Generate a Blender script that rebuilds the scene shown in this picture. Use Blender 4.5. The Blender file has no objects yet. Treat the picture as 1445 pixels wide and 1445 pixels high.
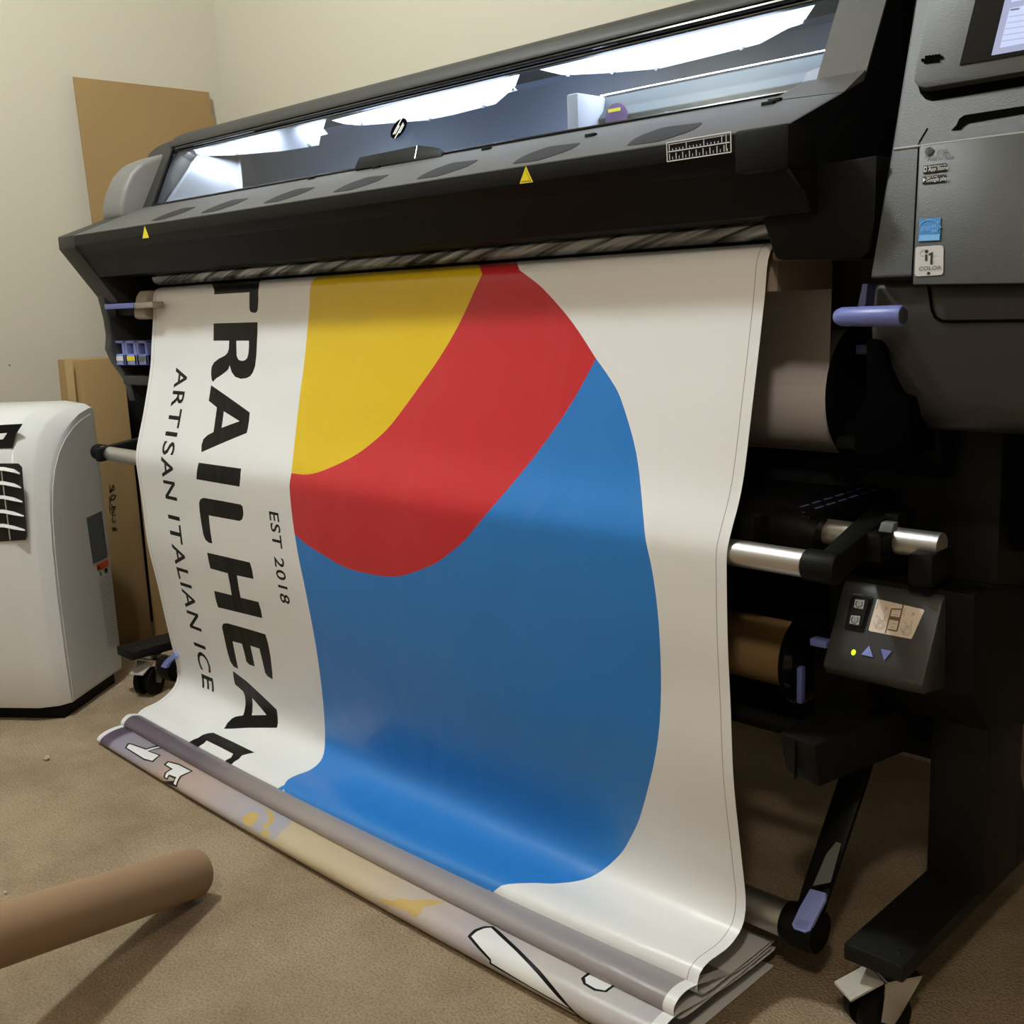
import bpy, bmesh, math, random
import numpy as np
from mathutils import Vector, Matrix
from mathutils.geometry import delaunay_2d_cdt
random.seed(4)
C = bpy.context.scene.collection
SC = bpy.context.scene

# ------------------------------------------------------------------ camera, world, light, exposure
H = .95; FPX = 1560.; CX = 722.5
_X = -np.array([-881 - CX, 485 - CX, FPX]); _X /= np.linalg.norm(_X)
_n = np.cross(_X, np.array([1000, -40.3, 0.])); _n /= np.linalg.norm(_n)
if _n[1] < 0: _n = -_n
_Z = -_n; _Y = np.cross(_Z, _X)
R = np.array([_X, _Y, _Z]); CAM = np.array([0., 0., H])
M3 = R @ np.diag([1., -1., -1.])
cam = bpy.data.cameras.new('camera'); camo = bpy.data.objects.new('camera', cam); C.objects.link(camo)
mw = Matrix.Identity(4)
for i in range(3):
    for j in range(3): mw[i][j] = M3[i][j]
mw[2][3] = H
camo.matrix_world = mw
cam.sensor_width = 36; cam.lens = 36 * FPX / 1445; cam.clip_start = .02
SC.camera = camo
SC.view_settings.view_transform = 'Standard'; SC.view_settings.look = 'None'
SC.view_settings.gamma = 1; SC.view_settings.use_curve_mapping = False
SC.view_settings.exposure = 0.14
W = bpy.data.worlds.new('world'); SC.world = W; W.use_nodes = True
W.node_tree.nodes['Background'].inputs[0].default_value = (.5, .45, .4, 1)
W.node_tree.nodes['Background'].inputs[1].default_value = .05

def lamp(name, kind, loc, power, col, size=.1, rot=(0, 0, 0), sy=None):
    l = bpy.data.lights.new(name, kind); l.energy = power; l.color = col
    if kind == 'AREA':
        l.size = size
        if sy: l.shape = 'RECTANGLE'; l.size_y = sy
        else: l.shape = 'DISK'
    else: l.shadow_soft_size = size
    o = bpy.data.objects.new(name, l); o.location = loc; o.rotation_euler = rot; C.objects.link(o); return o
lamp('ceiling_light', 'POINT', (-1.95, .52, 2.58), 102, (.91, .975, 1.), .08)
lamp('warm_fill_far', 'POINT', (.4, -.9, 2.55), 62, (1, .86, .72), .09)  # added warm fill without a fixture, brightens the roll and right floor

# ------------------------------------------------------------------ geometry helpers
def ray(px, py): return R @ np.array([px - CX, py - CX, FPX])
def at(px, py, ax, v):
    d = ray(px, py); return Vector(CAM + d * (v - CAM[ax]) / d[ax])
def onp(px, py, a, b):          # plane parallel to X through (y,z) points a and b
    n = np.array([0, -(b[1] - a[1]), b[0] - a[0]]); d = ray(px, py)
    return Vector(CAM + d * (n @ (np.array([0, a[0], a[1]]) - CAM)) / (n @ d))
def onpl(px, py, p, n):
    d = ray(px, py); n = np.array(n); return Vector(CAM + d * (n @ (np.array(p) - CAM)) / (n @ d))
def proj(P):
    q = (np.asarray(P) - CAM) @ R
    return CX + FPX * q[..., 0] / q[..., 2], CX + FPX * q[..., 1] / q[..., 2]

def mat(name, col, rough=.5, metal=0., bump=0., bscale=200., var=0., vscale=5., spec=.5, emit=None, estr=0, coat=0.):
    m = bpy.data.materials.new(name); m.use_nodes = True; nt = m.node_tree; b = nt.nodes['Principled BSDF']
    b.inputs['Base Color'].default_value = (*col, 1); b.inputs['Roughness'].default_value = rough
    b.inputs['Metallic'].default_value = metal; b.inputs['Specular IOR Level'].default_value = spec
    b.inputs['Coat Weight'].default_value = coat; b.inputs['Coat Roughness'].default_value = .15
    if emit: b.inputs['Emission Color'].default_value = (*emit, 1); b.inputs['Emission Strength'].default_value = estr
    tc = nt.nodes.new('ShaderNodeTexCoord')
    if bump:
        n = nt.nodes.new('ShaderNodeTexNoise'); n.inputs['Scale'].default_value = bscale; n.inputs['Detail'].default_value = 3
        bp = nt.nodes.new('ShaderNodeBump'); bp.inputs['Strength'].default_value = bump; bp.inputs['Distance'].default_value = .002
        nt.links.new(tc.outputs['Object'], n.inputs['Vector']); nt.links.new(n.outputs['Fac'], bp.inputs['Height'])
        nt.links.new(bp.outputs['Normal'], b.inputs['Normal'])
    if var:
        n = nt.nodes.new('ShaderNodeTexNoise'); n.inputs['Scale'].default_value = vscale; n.inputs['Detail'].default_value = 5
        mx = nt.nodes.new('ShaderNodeMix'); mx.data_type = 'RGBA'
        mx.inputs[6].default_value = (*[c * (1 - var) for c in col], 1); mx.inputs[7].default_value = (*[min(1, c * (1 + var)) for c in col], 1)
        nt.links.new(tc.outputs['Object'], n.inputs['Vector']); nt.links.new(n.outputs['Fac'], mx.inputs[0])
        nt.links.new(mx.outputs[2], b.inputs['Base Color'])
    return m
def srgb(r, g, b):
    f = lambda c: (c / 255 / 12.92) if c / 255 < .04045 else ((c / 255 + .055) / 1.055) ** 2.4
    return (f(r), f(g), f(b))

M = {}
M['fascia'] = mat('fascia_grey_plastic', (.075, .074, .068), .6, bump=.2, bscale=900, spec=.35)
M['nose'] = mat('nose_black_plastic', (.006, .006, .0055), .5, bump=.1, bscale=900, spec=.12)
M['endcap'] = mat('end_cap_plastic', (.021, .0205, .018), .6, bump=.15, bscale=900)
M['darkgrey'] = mat('dark_grey_plastic', (.03, .032, .037), .5, bump=.1, bscale=700)
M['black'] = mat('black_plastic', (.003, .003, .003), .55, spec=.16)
M['darkgrey2'] = mat('control_box_plastic', (.03, .031, .033), .45, bump=.15, bscale=700)
M['blackgloss'] = mat('black_gloss', (.004, .004, .005), .12)
M['blackmetal'] = mat('black_painted_steel', (.007, .007, .0065), .5, bump=.1, bscale=500, spec=.25)
M['tower'] = mat('tower_grey_plastic', (.058, .062, .066), .45, bump=.2, bscale=800)
M['towerdark'] = mat('tower_lower_grey_plastic', (.024, .0235, .0235), .4, bump=.1, bscale=800)
M['sidegrey'] = mat('side_grey_plastic', (.15, .145, .135), .5, bump=.1, bscale=800)
M['alu'] = mat('brushed_aluminium', (.62, .60, .57), .42, 1.0, bump=.05, bscale=300)
M['steel'] = mat('bright_steel', (.6, .6, .58), .25, 1.0)
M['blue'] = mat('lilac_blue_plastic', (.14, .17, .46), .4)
M['bluelit'] = mat('lit_blue_plastic', (.22, .28, .68), .4)  # lit copy of the lilac blue plastic, light painted into the tone
M['white'] = mat('white_plastic', (.78, .78, .77), .3)
M['acwhite'] = mat('white_appliance_plastic', (.66, .665, .66), .28, coat=.2)
M['acdark'] = mat('grille_dark_interior', (.006, .006, .006), .6)
M['card'] = mat('brown_cardboard', (.29, .185, .075), .85, var=.08, vscale=9)
M['cardedge'] = mat('cardboard_cut_edge', (.42, .30, .14), .9, bump=.6, bscale=250)
M['tubecard'] = mat('cardboard_tube_paper', (.29, .185, .10), .75, var=.06, vscale=6)
M['paperroll'] = mat('blank_media', (.78, .74, .73), .5)
M['yellow'] = mat('yellow_sticker', (.75, .62, .02), .4)
M['amber'] = mat('sticker_amber_print', (.45, .33, .0), .4)
M['labelgrey'] = mat('label_grey', (.10, .11, .11), .6)
M['lightgrey'] = mat('light_grey_print', (.35, .36, .36), .5)
M['greyprint'] = mat('dark_print', (.035, .035, .038), .5)
M['badgeblue'] = mat('badge_blue', (.02, .19, .52), .5)
M['badgeblue2'] = mat('badge_light_blue', (.13, .40, .75), .5)
M['labelwhite'] = mat('label_white', (.46, .46, .46), .5)
M['whiteprint'] = mat('white_print', (.7, .7, .7), .5)
M['orange'] = mat('orange_label', (.62, .08, .02), .5)
M['ink'] = mat('black_ink', (.006, .006, .006), .35)
M['guide'] = mat('media_guide_coating', (.30, .24, .21), .5)
M['darkblue'] = mat('dark_blue_plastic', (.02, .024, .07), .5)
M['cream'] = mat('cream_metal', (.34, .29, .23), .45)
M['labelpaper'] = mat('instruction_label_paper', (.72, .62, .52), .45)
M['labelprint'] = mat('instruction_label_print', (.16, .10, .07), .6)
M['chamber'] = mat('chamber_panel', (.23, .27, .34), .45)
M['reflector'] = mat('white_reflector', (.40, .42, .47), .5)
M['void'] = mat('deep_black', (.0008, .0008, .0008), .8, spec=.02)
M['crease'] = mat('painted_highlight', (.30, .31, .32), .3)  # light grey for the painted highlight on the tower
M['chamberwhite'] = mat('chamber_white', (.20, .21, .23), .45)
M['rail'] = mat('machined_rail', (.045, .056, .060), .65, .0, spec=.2)
M['screen'] = mat('lit_screen', (.1, .1, .12), .2, emit=(.36, .40, .62), estr=.75)
M['screenbox'] = mat('lit_screen_panel', (.1, .1, .12), .2, emit=(.56, .64, .92), estr=.85)
M['screentext'] = mat('lit_screen_text', (.1, .1, .12), .2, emit=(.40, .46, .70), estr=.8)
M['screentextd'] = mat('lit_screen_text_dark', (.1, .1, .12), .2, emit=(.1, .12, .2), estr=.8)
M['led'] = mat('green_led', (.3, .6, .0), .3, emit=(.55, 1., .02), estr=1.3)
M['ledstrip'] = mat('led_strip_glow', (.8, .8, .8), .3, emit=(.8, .88, 1.), estr=2.5)
M['purple'] = mat('purple_print', (.10, .05, .16), .5)

def glassmat():
    m = bpy.data.materials.new('window_glass'); m.use_nodes = True; nt = m.node_tree; nt.nodes.clear()
    o = nt.nodes.new('ShaderNodeOutputMaterial'); t = nt.nodes.new('ShaderNodeBsdfTransparent'); g = nt.nodes.new('ShaderNodeBsdfGlossy')
    t.inputs[0].default_value = (.88, .91, .95, 1); g.inputs['Roughness'].default_value = .03
    lw = nt.nodes.new('ShaderNodeLayerWeight'); lw.inputs[0].default_value = .5; pw = nt.nodes.new('ShaderNodeMath'); pw.operation = 'POWER'; pw.inputs[1].default_value = 5
    f = nt.nodes.new('ShaderNodeMath'); f.operation = 'MULTIPLY_ADD'; f.inputs[1].default_value = .6; f.inputs[2].default_value = .02
    nt.links.new(lw.outputs['Facing'], pw.inputs[0]); nt.links.new(pw.outputs[0], f.inputs[0])
    mx = nt.nodes.new('ShaderNodeMixShader'); nt.links.new(f.outputs[0], mx.inputs[0]); nt.links.new(t.outputs[0], mx.inputs[1])
    nt.links.new(g.outputs[0], mx.inputs[2]); nt.links.new(mx.outputs[0], o.inputs[0]); return m
M['glass'] = glassmat()

def filmmat():                  # crumpled shiny foil, its reflections painted in as diagonal streaks
    m = mat('crumpled_foil', (.2, .2, .21), .35, .15); nt = m.node_tree; b = nt.nodes['Principled BSDF']
    tc = nt.nodes.new('ShaderNodeTexCoord'); mp = nt.nodes.new('ShaderNodeMapping'); n = nt.nodes.new('ShaderNodeTexNoise')
    mp.inputs['Scale'].default_value = (28, 60, -105); mp.vector_type = 'POINT'
    vm = nt.nodes.new('ShaderNodeVectorMath'); vm.operation = 'DOT_PRODUCT'; vm.inputs[1].default_value = (1, .2, 1)
    cb = nt.nodes.new('ShaderNodeCombineXYZ'); sx_ = nt.nodes.new('ShaderNodeSeparateXYZ'); nt.links.new(tc.outputs['Object'], sx_.inputs[0]); ml = nt.nodes.new('ShaderNodeMath'); ml.operation = 'MULTIPLY'; ml.inputs[1].default_value = 4; nt.links.new(sx_.outputs[0], ml.inputs[0]); nt.links.new(ml.outputs[0], cb.inputs[1])
    n.inputs['Scale'].default_value = 1.; n.inputs['Detail'].default_value = 4; n.inputs['Distortion'].default_value = .6
    cr = nt.nodes.new('ShaderNodeValToRGB'); cr.color_ramp.elements[0].position = .38; cr.color_ramp.elements[0].color = (.05, .055, .065, 1)
    cr.color_ramp.elements[1].position = .68; cr.color_ramp.elements[1].color = (.85, .9, 1., 1)
    bp = nt.nodes.new('ShaderNodeBump'); bp.inputs['Strength'].default_value = .6; bp.inputs['Distance'].default_value = .01
    nt.links.new(tc.outputs['Object'], mp.inputs[0]); nt.links.new(mp.outputs[0], vm.inputs[0]); nt.links.new(vm.outputs['Value'], cb.inputs[0]); nt.links.new(cb.outputs[0], n.inputs[0]); nt.links.new(n.outputs['Fac'], cr.inputs[0])
    nt.links.new(cr.outputs[0], b.inputs['Base Color']); nt.links.new(n.outputs['Fac'], bp.inputs['Height']); nt.links.new(bp.outputs[0], b.inputs['Normal'])
    return m
M['film'] = filmmat()

def vinyl(name, col, rough=.33, ramp=None):
    m = mat(name, col, rough, spec=.4, coat=.18); b_ = m.node_tree.nodes['Principled BSDF']; b_.inputs['Coat Roughness'].default_value = .10; nt = m.node_tree; b = nt.nodes['Principled BSDF']
    tc = nt.nodes.new('ShaderNodeTexCoord'); mp = nt.nodes.new('ShaderNodeMapping'); mp.inputs['Scale'].default_value = (3.2, 3.2, 1.6)
    mp.inputs['Rotation'].default_value = (0, .5, 0)
    n = nt.nodes.new('ShaderNodeTexNoise'); n.inputs['Scale'].default_value = 1.6; n.inputs['Detail'].default_value = 2.5; n.inputs['Distortion'].default_value = .8
    n2 = nt.nodes.new('ShaderNodeTexNoise'); n2.inputs['Scale'].default_value = 420
    b1 = nt.nodes.new('ShaderNodeBump'); b1.inputs['Strength'].default_value = .35; b1.inputs['Distance'].default_value = .02
    b2 = nt.nodes.new('ShaderNodeBump'); b2.inputs['Strength'].default_value = .08; b2.inputs['Distance'].default_value = .001
    nt.links.new(tc.outputs['Object'], mp.inputs[0]); nt.links.new(mp.outputs[0], n.inputs[0]); nt.links.new(tc.outputs['Object'], n2.inputs[0])
    nt.links.new(n.outputs['Fac'], b1.inputs['Height']); nt.links.new(n2.outputs['Fac'], b2.inputs['Height'])
    nt.links.new(b1.outputs[0], b2.inputs['Normal']); nt.links.new(b2.outputs[0], b.inputs['Normal'])
    if ramp:
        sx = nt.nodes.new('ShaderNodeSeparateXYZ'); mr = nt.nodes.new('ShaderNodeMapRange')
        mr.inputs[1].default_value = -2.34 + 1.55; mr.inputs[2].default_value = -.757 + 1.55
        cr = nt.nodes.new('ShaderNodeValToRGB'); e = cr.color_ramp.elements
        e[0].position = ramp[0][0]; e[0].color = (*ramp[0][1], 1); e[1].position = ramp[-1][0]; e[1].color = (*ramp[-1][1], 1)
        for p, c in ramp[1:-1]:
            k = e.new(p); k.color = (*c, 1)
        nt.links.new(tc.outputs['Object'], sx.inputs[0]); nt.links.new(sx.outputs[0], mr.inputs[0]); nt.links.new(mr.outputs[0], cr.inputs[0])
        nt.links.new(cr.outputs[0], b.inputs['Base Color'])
    return m
M['v_white'] = vinyl('vinyl_white', (.77, .785, .80))
M['v_blue'] = vinyl('vinyl_blue_print', (.022, .19, .58))
M['v_red'] = vinyl('vinyl_red_print', (.52, .022, .032))
M['v_yellow'] = vinyl('vinyl_yellow_print', (.70, .49, .012))
M['v_black'] = vinyl('vinyl_black_print', (.004, .004, .004), .4)
for k_, v_ in (('Specular IOR Level', .15), ('Coat Weight', .05)): M['v_black'].node_tree.nodes['Principled BSDF'].inputs[k_].default_value = v_
M['v_line'] = vinyl('vinyl_cut_line', (.33, .33, .34))
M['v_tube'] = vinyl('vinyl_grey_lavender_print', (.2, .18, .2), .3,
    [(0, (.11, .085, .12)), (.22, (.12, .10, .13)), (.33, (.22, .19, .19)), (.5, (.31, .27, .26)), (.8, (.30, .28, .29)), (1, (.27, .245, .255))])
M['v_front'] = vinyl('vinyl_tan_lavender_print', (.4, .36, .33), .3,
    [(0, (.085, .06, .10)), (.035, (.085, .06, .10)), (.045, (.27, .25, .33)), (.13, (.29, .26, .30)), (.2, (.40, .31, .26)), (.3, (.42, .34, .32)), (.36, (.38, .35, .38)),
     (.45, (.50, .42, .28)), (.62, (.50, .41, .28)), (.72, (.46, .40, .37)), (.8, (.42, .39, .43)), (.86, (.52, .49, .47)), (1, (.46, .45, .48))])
M['v_gold'] = vinyl('vinyl_ochre_print', (.50, .36, .12))
M['v_lav'] = vinyl('vinyl_lavender_print', (.37, .36, .42))

class MB:
    def __init__(s): s.bm = bmesh.new()
    def box(s, x0, x1, y0, y1, z0, z1, bev=0., seg=2):
        r = bmesh.ops.create_cube(s.bm, size=1.0)
        for v in r['verts']:
            v.co = Vector(((x0 + x1) / 2 + v.co.x * (x1 - x0), (y0 + y1) / 2 + v.co.y * (y1 - y0), (z0 + z1) / 2 + v.co.z * (z1 - z0)))
        if bev:
            es = set(e for v in r['verts'] for e in v.link_edges)
            bmesh.ops.bevel(s.bm, geom=list(es), offset=bev, segments=seg, affect='EDGES', profile=.5)
        return s
    def prism(s, prof, x0, x1, bev=0., seg=2, ax=0):     # profile in (y,z) extruded along X (ax=0); (x,z) along Y (ax=1); (x,y) along Z (ax=2)
        def P(a, b, t): return (t, a, b) if ax == 0 else ((a, t, b) if ax == 1 else (a, b, t))
        A = [s.bm.verts.new(P(a, b, x0)) for a, b in prof]; B = [s.bm.verts.new(P(a, b, x1)) for a, b in prof]
        fs = [s.bm.faces.new(A), s.bm.faces.new(B[::-1])]; n = len(prof)
        for i in range(n): fs.append(s.bm.faces.new((A[i], B[i], B[(i + 1) % n], A[(i + 1) % n])))
        bmesh.ops.recalc_face_normals(s.bm, faces=fs)
        if bev:
            es = set(e for v in A + B for e in v.link_edges)
            bmesh.ops.bevel(s.bm, geom=list(es), offset=bev, segments=seg, affect='EDGES', profile=.5)
        return s
    def hexa(s, pts8, bev=0.):                            # 4 near points + 4 far points
        V = [s.bm.verts.new(p) for p in pts8]
        fs = [s.bm.faces.new([V[i] for i in f]) for f in ((0, 1, 2, 3), (7, 6, 5, 4), (0, 4, 5, 1), (1, 5, 6, 2), (2, 6, 7, 3), (3, 7, 4, 0))]
        bmesh.ops.recalc_face_normals(s.bm, faces=fs)
        if bev:
            es = set(e for v in V for e in v.link_edges); bmesh.ops.bevel(s.bm, geom=list(es), offset=bev, segments=2, affect='EDGES', profile=.5)
        return s
    def slab(s, pts, n, t, bev=0.):                       # polygon pushed along -n by thickness t
        n = Vector(n).normalized(); A = [s.bm.verts.new(Vector(p)) for p in pts]; B = [s.bm.verts.new(Vector(p) - n * t) for p in pts]; k = len(pts)
        fs = [s.bm.faces.new(A), s.bm.faces.new(B[::-1])]
        for i in range(k): fs.append(s.bm.faces.new((A[i], B[i], B[(i + 1) % k], A[(i + 1) % k])))
        bmesh.ops.recalc_face_normals(s.bm, faces=fs)
        if bev:
            es = set(e for v in A for e in v.link_edges); bmesh.ops.bevel(s.bm, geom=list(es), offset=bev, segments=2, affect='EDGES', profile=.5)
        return s
    def tube(s, pts, r, seg=24, cap=True):
        pts = [Vector(p) for p in pts]; rs = r if isinstance(r, (list, tuple)) else [r] * len(pts); rings = []
        for i, p in enumerate(pts):
            d = (pts[min(i + 1, len(pts) - 1)] - pts[max(i - 1, 0)]).normalized()
            a = d.cross(Vector((0, 0, 1)) if abs(d.z) < .9 else Vector((1, 0, 0))).normalized(); b = d.cross(a)
            rings.append([s.bm.verts.new(p + a * rs[i] * math.cos(t * 2 * math.pi / seg) + b * rs[i] * math.sin(t * 2 * math.pi / seg)) for t in range(seg)])
        fs = []
        for i in range(len(rings) - 1):
            for t in range(seg): fs.append(s.bm.faces.new((rings[i][t], rings[i][(t + 1) % seg], rings[i + 1][(t + 1) % seg], rings[i + 1][t])))
        if cap: fs.append(s.bm.faces.new(rings[0][::-1])); fs.append(s.bm.faces.new(rings[-1]))
        bmesh.ops.recalc_face_normals(s.bm, faces=fs); return s
    def pipe(s, p0, p1, ro, ri, seg=48):                  # hollow tube
        p0, p1 = Vector(p0), Vector(p1); d = (p1 - p0).normalized()
        a = d.cross(Vector((0, 0, 1)) if abs(d.z) < .9 else Vector((1, 0, 0))).normalized(); b = d.cross(a)
        def ring(p, r): return [s.bm.verts.new(p + a * r * math.cos(t * 2 * math.pi / seg) + b * r * math.sin(t * 2 * math.pi / seg)) for t in range(seg)]
        Q = [ring(p0, ro), ring(p1, ro), ring(p1, ri), ring(p0, ri)]; fs = []
        for i in range(4):
            j = (i + 1) % 4
            for t in range(seg): fs.append(s.bm.faces.new((Q[i][t], Q[i][(t + 1) % seg], Q[j][(t + 1) % seg], Q[j][t])))
        bmesh.ops.recalc_face_normals(s.bm, faces=fs); return s
    def build(s, name, m, parent=None, smooth=True):
        me = bpy.data.meshes.new(name); s.bm.to_mesh(me); s.bm.free()
        o = bpy.data.objects.new(name, me); C.objects.link(o)
        for mm in (m if isinstance(m, (list, tuple)) else [m]): me.materials.append(mm)
        if smooth: me.shade_smooth(); sharp(me)
        if parent is not None: put(o, parent)
        return o
def sharp(me, ang=38):
    bm = bmesh.new(); bm.from_mesh(me); c = math.radians(ang)
    for e in bm.edges:
        e.smooth = not (len(e.link_faces) != 2 or e.calc_face_angle(0) > c)
    bm.to_mesh(me); bm.free()
def put(o, parent):
    o.parent = parent
    b = Vector((0, 0, 0)); p = parent
    while p is not None: b += p.location; p = p.parent
    me = o.data
    if me.users == 1 and not o.get('_at'): me.transform(Matrix.Translation(-b)); o['_at'] = 1
# parts are authored in world coordinates; put() moves the mesh into its parent's frame
def thing(name, label, cat, loc=(0, 0, 0), group=None):
    o = bpy.data.objects.new(name, None); C.objects.link(o); o.location = loc; o.empty_display_size = .1
    o['label'] = label; o['category'] = cat
    if group: o['group'] = group
    return o
def tag(o, label, cat, group=None):
    o['label'] = label; o['category'] = cat
    if group: o['group'] = group
    return o
def structure(o): o['kind'] = 'structure'; return o

def text_bm(s, body, P, ex, ey, height, width=None, align='L', off=.0006):
    """flat lettering from the built-in face, laid on the plane P + a*ex + b*ey"""
    cu = bpy.data.curves.new('t', 'FONT'); cu.body = body; cu.size = 1; cu.resolution_u = 4
    o = bpy.data.objects.new('t', cu); C.objects.link(o); bpy.context.view_layer.update()
    me = o.to_mesh(); co = [v.co.copy() for v in me.vertices]; fc = [list(p.vertices) for p in me.polygons]
    x0 = min(c.x for c in co); x1 = max(c.x for c in co); y0 = 0; y1 = max(c.y for c in co)
    o.to_mesh_clear(); bpy.data.objects.remove(o); bpy.data.curves.remove(cu)
    sy = height / y1; sx = (width / (x1 - x0)) if width else sy
    ex = Vector(ex).normalized(); ey = Vector(ey).normalized(); n = ex.cross(ey)
    sh = 0 if align == 'L' else -(x1 - x0) / 2
    V = [s.bm.verts.new(Vector(P) + ex * ((c.x - x0 + sh) * sx) + ey * (c.y * sy) + n * off) for c in co]
    for f in fc:
        try: s.bm.faces.new([V[i] for i in f])
        except ValueError: pass
    return s

# ------------------------------------------------------------------ the room
XL, YB = -3.3, 2.05
def wallmat():
    m = mat('cream_wall_paint', srgb(190, 184, 167), .7, bump=.35, bscale=45); return m
M['wall'] = wallmat()
def carpetmat():
    m = mat('tan_carpet', (.3, .22, .13), .95, spec=.1); nt = m.node_tree; b = nt.nodes['Principled BSDF']; tc = nt.nodes.new('ShaderNodeTexCoord')
    n1 = nt.nodes.new('ShaderNodeTexNoise'); n1.inputs['Scale'].default_value = 5; n1.inputs['Detail'].default_value = 6; n1.inputs['Roughness'].default_value = .65
    n2 = nt.nodes.new('ShaderNodeTexNoise'); n2.inputs['Scale'].default_value = 230; n2.inputs['Detail'].default_value = 4
    cr = nt.nodes.new('ShaderNodeValToRGB'); e = cr.color_ramp.elements; e[0].position = .30; e[0].color = (.27, .20, .125, 1); e[1].position = .62; e[1].color = (.40, .31, .21, 1)
    cr2 = nt.nodes.new('ShaderNodeValToRGB'); e = cr2.color_ramp.elements; e[0].position = .33; e[0].color = (.62, .62, .62, 1); e[1].position = .6; e[1].color = (1, 1, 1, 1)
    mx = nt.nodes.new('ShaderNodeMix'); mx.data_type = 'RGBA'; mx.blend_type = 'MULTIPLY'; mx.inputs[0].default_value = .8
    bp = nt.nodes.new('ShaderNodeBump'); bp.inputs['Strength'].default_value = .8; bp.inputs['Distance'].default_value = .006
    for n in (n1, n2): nt.links.new(tc.outputs['Object'], n.inputs['Vector'])
    nt.links.new(n1.outputs['Fac'], cr.inputs[0]); nt.links.new(n2.outputs['Fac'], cr2.inputs[0]); nt.links.new(cr.outputs[0], mx.inputs[6]); nt.links.new(cr2.outputs[0], mx.inputs[7])
    nt.links.new(mx.outputs[2], b.inputs['Base Color']); nt.links.new(n2.outputs['Fac'], bp.inputs['Height']); nt.links.new(bp.outputs[0], b.inputs['Normal'])
    return m
M['carpet'] = carpetmat()
structure(MB().box(XL - .1, 3.6, -3.1, YB + .1, -.1, 0).build('floor', M['carpet']))
structure(MB().box(XL - .1, 3.6, -3.1, YB + .1, 2.7, 2.8).build('ceiling', M['wall']))
structure(MB().box(XL - .1, XL, -3.1, YB + .1, 0, 2.7).build('wall_left', M['wall']))
structure(MB().box(XL, 3.6, YB, YB + .1, 0, 2.7).build('wall_back', M['wall']))
structure(MB().box(3.5, 3.6, -3.1, YB, 0, 2.7).build('wall_right', M['wall']))
structure(MB().box(XL, 3.5, -3.1, -3.0, 0, 2.7).build('wall_front', M['wall']))
# ------------------------------------------------------------------ the wide format printer (one machine, its parts are children)
pr = thing('wide_format_printer', 'huge dark grey wide format printer with lit long window, filling the room corner', 'printer', (-1.6, 1.5, 0))
NT, NB, UN, WB, WT, TB = (1.14, 1.127), (1.14, 1.104), (1.19, 1.034), (1.316, 1.192), (1.386, 1.3214), (1.408, 1.357)
XE, XC, XG = -2.50, -2.58, -.68          # inner left end, outer left end, right end of the canopy
nW = Vector((0, -(WT[1] - WB[1]), WT[0] - WB[0])).normalized()
nS = Vector((0, -(WB[1] - NT[1]), WB[0] - NT[0])).normalized()
wl0, wl1, wr = -2.443, -2.455, -.765
# strip above the nose with the vents
MB().prism([NT, (1.14, 1.1255), (1.165, 1.10), (1.30, 1.165), (WB[0] + .02, WB[1] - .01), (WB[0], WB[1])], XE + .004, XG).build('front_fascia', M['fascia'], pr)
MB().prism([(NT[0] + .0005, NT[1] - .001), NB, (1.155, 1.085), (1.19, 1.11)], XE + .004, XG, .0015).build('nose_panel', M['nose'], pr)
MB().prism([(NB[0] + .003, NB[1]), UN, (1.235, 1.031), (1.30, 1.05), (1.30, 1.16), (1.17, 1.10)], XE + .004, XG + .002).build('under_panel', M['nose'], pr)
# right hand nose cover with rounded corner
b = MB()
b.box(XG - .067, XG + .004, 1.1355, 1.20, 1.080, 1.129, .004).build('nose_corner_cover', M['nose'], pr)
# top bar above the window, rounded
MB().prism([(WT[0] - .004, WT[1] + .006), (1.385, 1.337), (1.396, 1.350), (TB[0], TB[1]), (1.43, 1.366), (1.47, 1.370), (1.62, 1.362), (1.80, 1.32), (1.83, 1.24), (1.78, 1.24), (1.60, 1.34), (1.42, 1.335)], -2.47, -.60, .004).build('top_cover', M['endcap'], pr)
MB().prism([(1.80, 1.30), (1.83, 1.25), (1.83, .80), (1.60, .74), (1.60, .80), (1.78, .9), (1.78, 1.30)], -2.5, -.35).build('rear_cover', M['blackmetal'], pr)
# window frame: thick left side, wide right side
b = MB()
def sl(x0, x1, x2, x3, a, bb, t=.035): return [Vector((x0, a[0], a[1])), Vector((x1, a[0], a[1])), Vector((x2, bb[0], bb[1])), Vector((x3, bb[0], bb[1]))]
b.slab([onp(x, y, WB, WT) for x, y in ((176, 304), (190, 270), (203, 232), (207, 222), (212, 214), (222, 206), (238, 199), (252, 196), (250, 205), (244, 212), (231, 250), (218, 289), (206, 297))], nW, .05, .003)
b.build('window_side_frame', M['endcap'], pr)
b = MB(); b.slab([(wr + .018, WB[0] - .004, WB[1] - .004), (XG, WB[0] - .004, WB[1] - .004), (XG, TB[0], TB[1] + .01), (wr + .018, TB[0], TB[1] + .01)], nW, .05)
b.slab([(XG - .11, WB[0] - .031, WB[1] - .0105), (XG, WB[0] - .05, WB[1] - .018), (XG, WB[0] + .002, WB[1] + .012), (wr + .0, WB[0] + .004, WB[1] + .012)], (0, -.5, .8), .02)
b.build('window_right_frame', M['fascia'], pr)
# right end wall of the canopy, facing the tower; black stands for its shade
MB().prism([NT, (1.14, 1.082), (1.20, 1.04), (1.5, 1.0), (1.80, 1.0), (1.80, 1.30), (1.47, 1.372), TB, WT, WB], XG - .004, XG + .001).build('canopy_end_panel', M['black'], pr)
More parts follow.
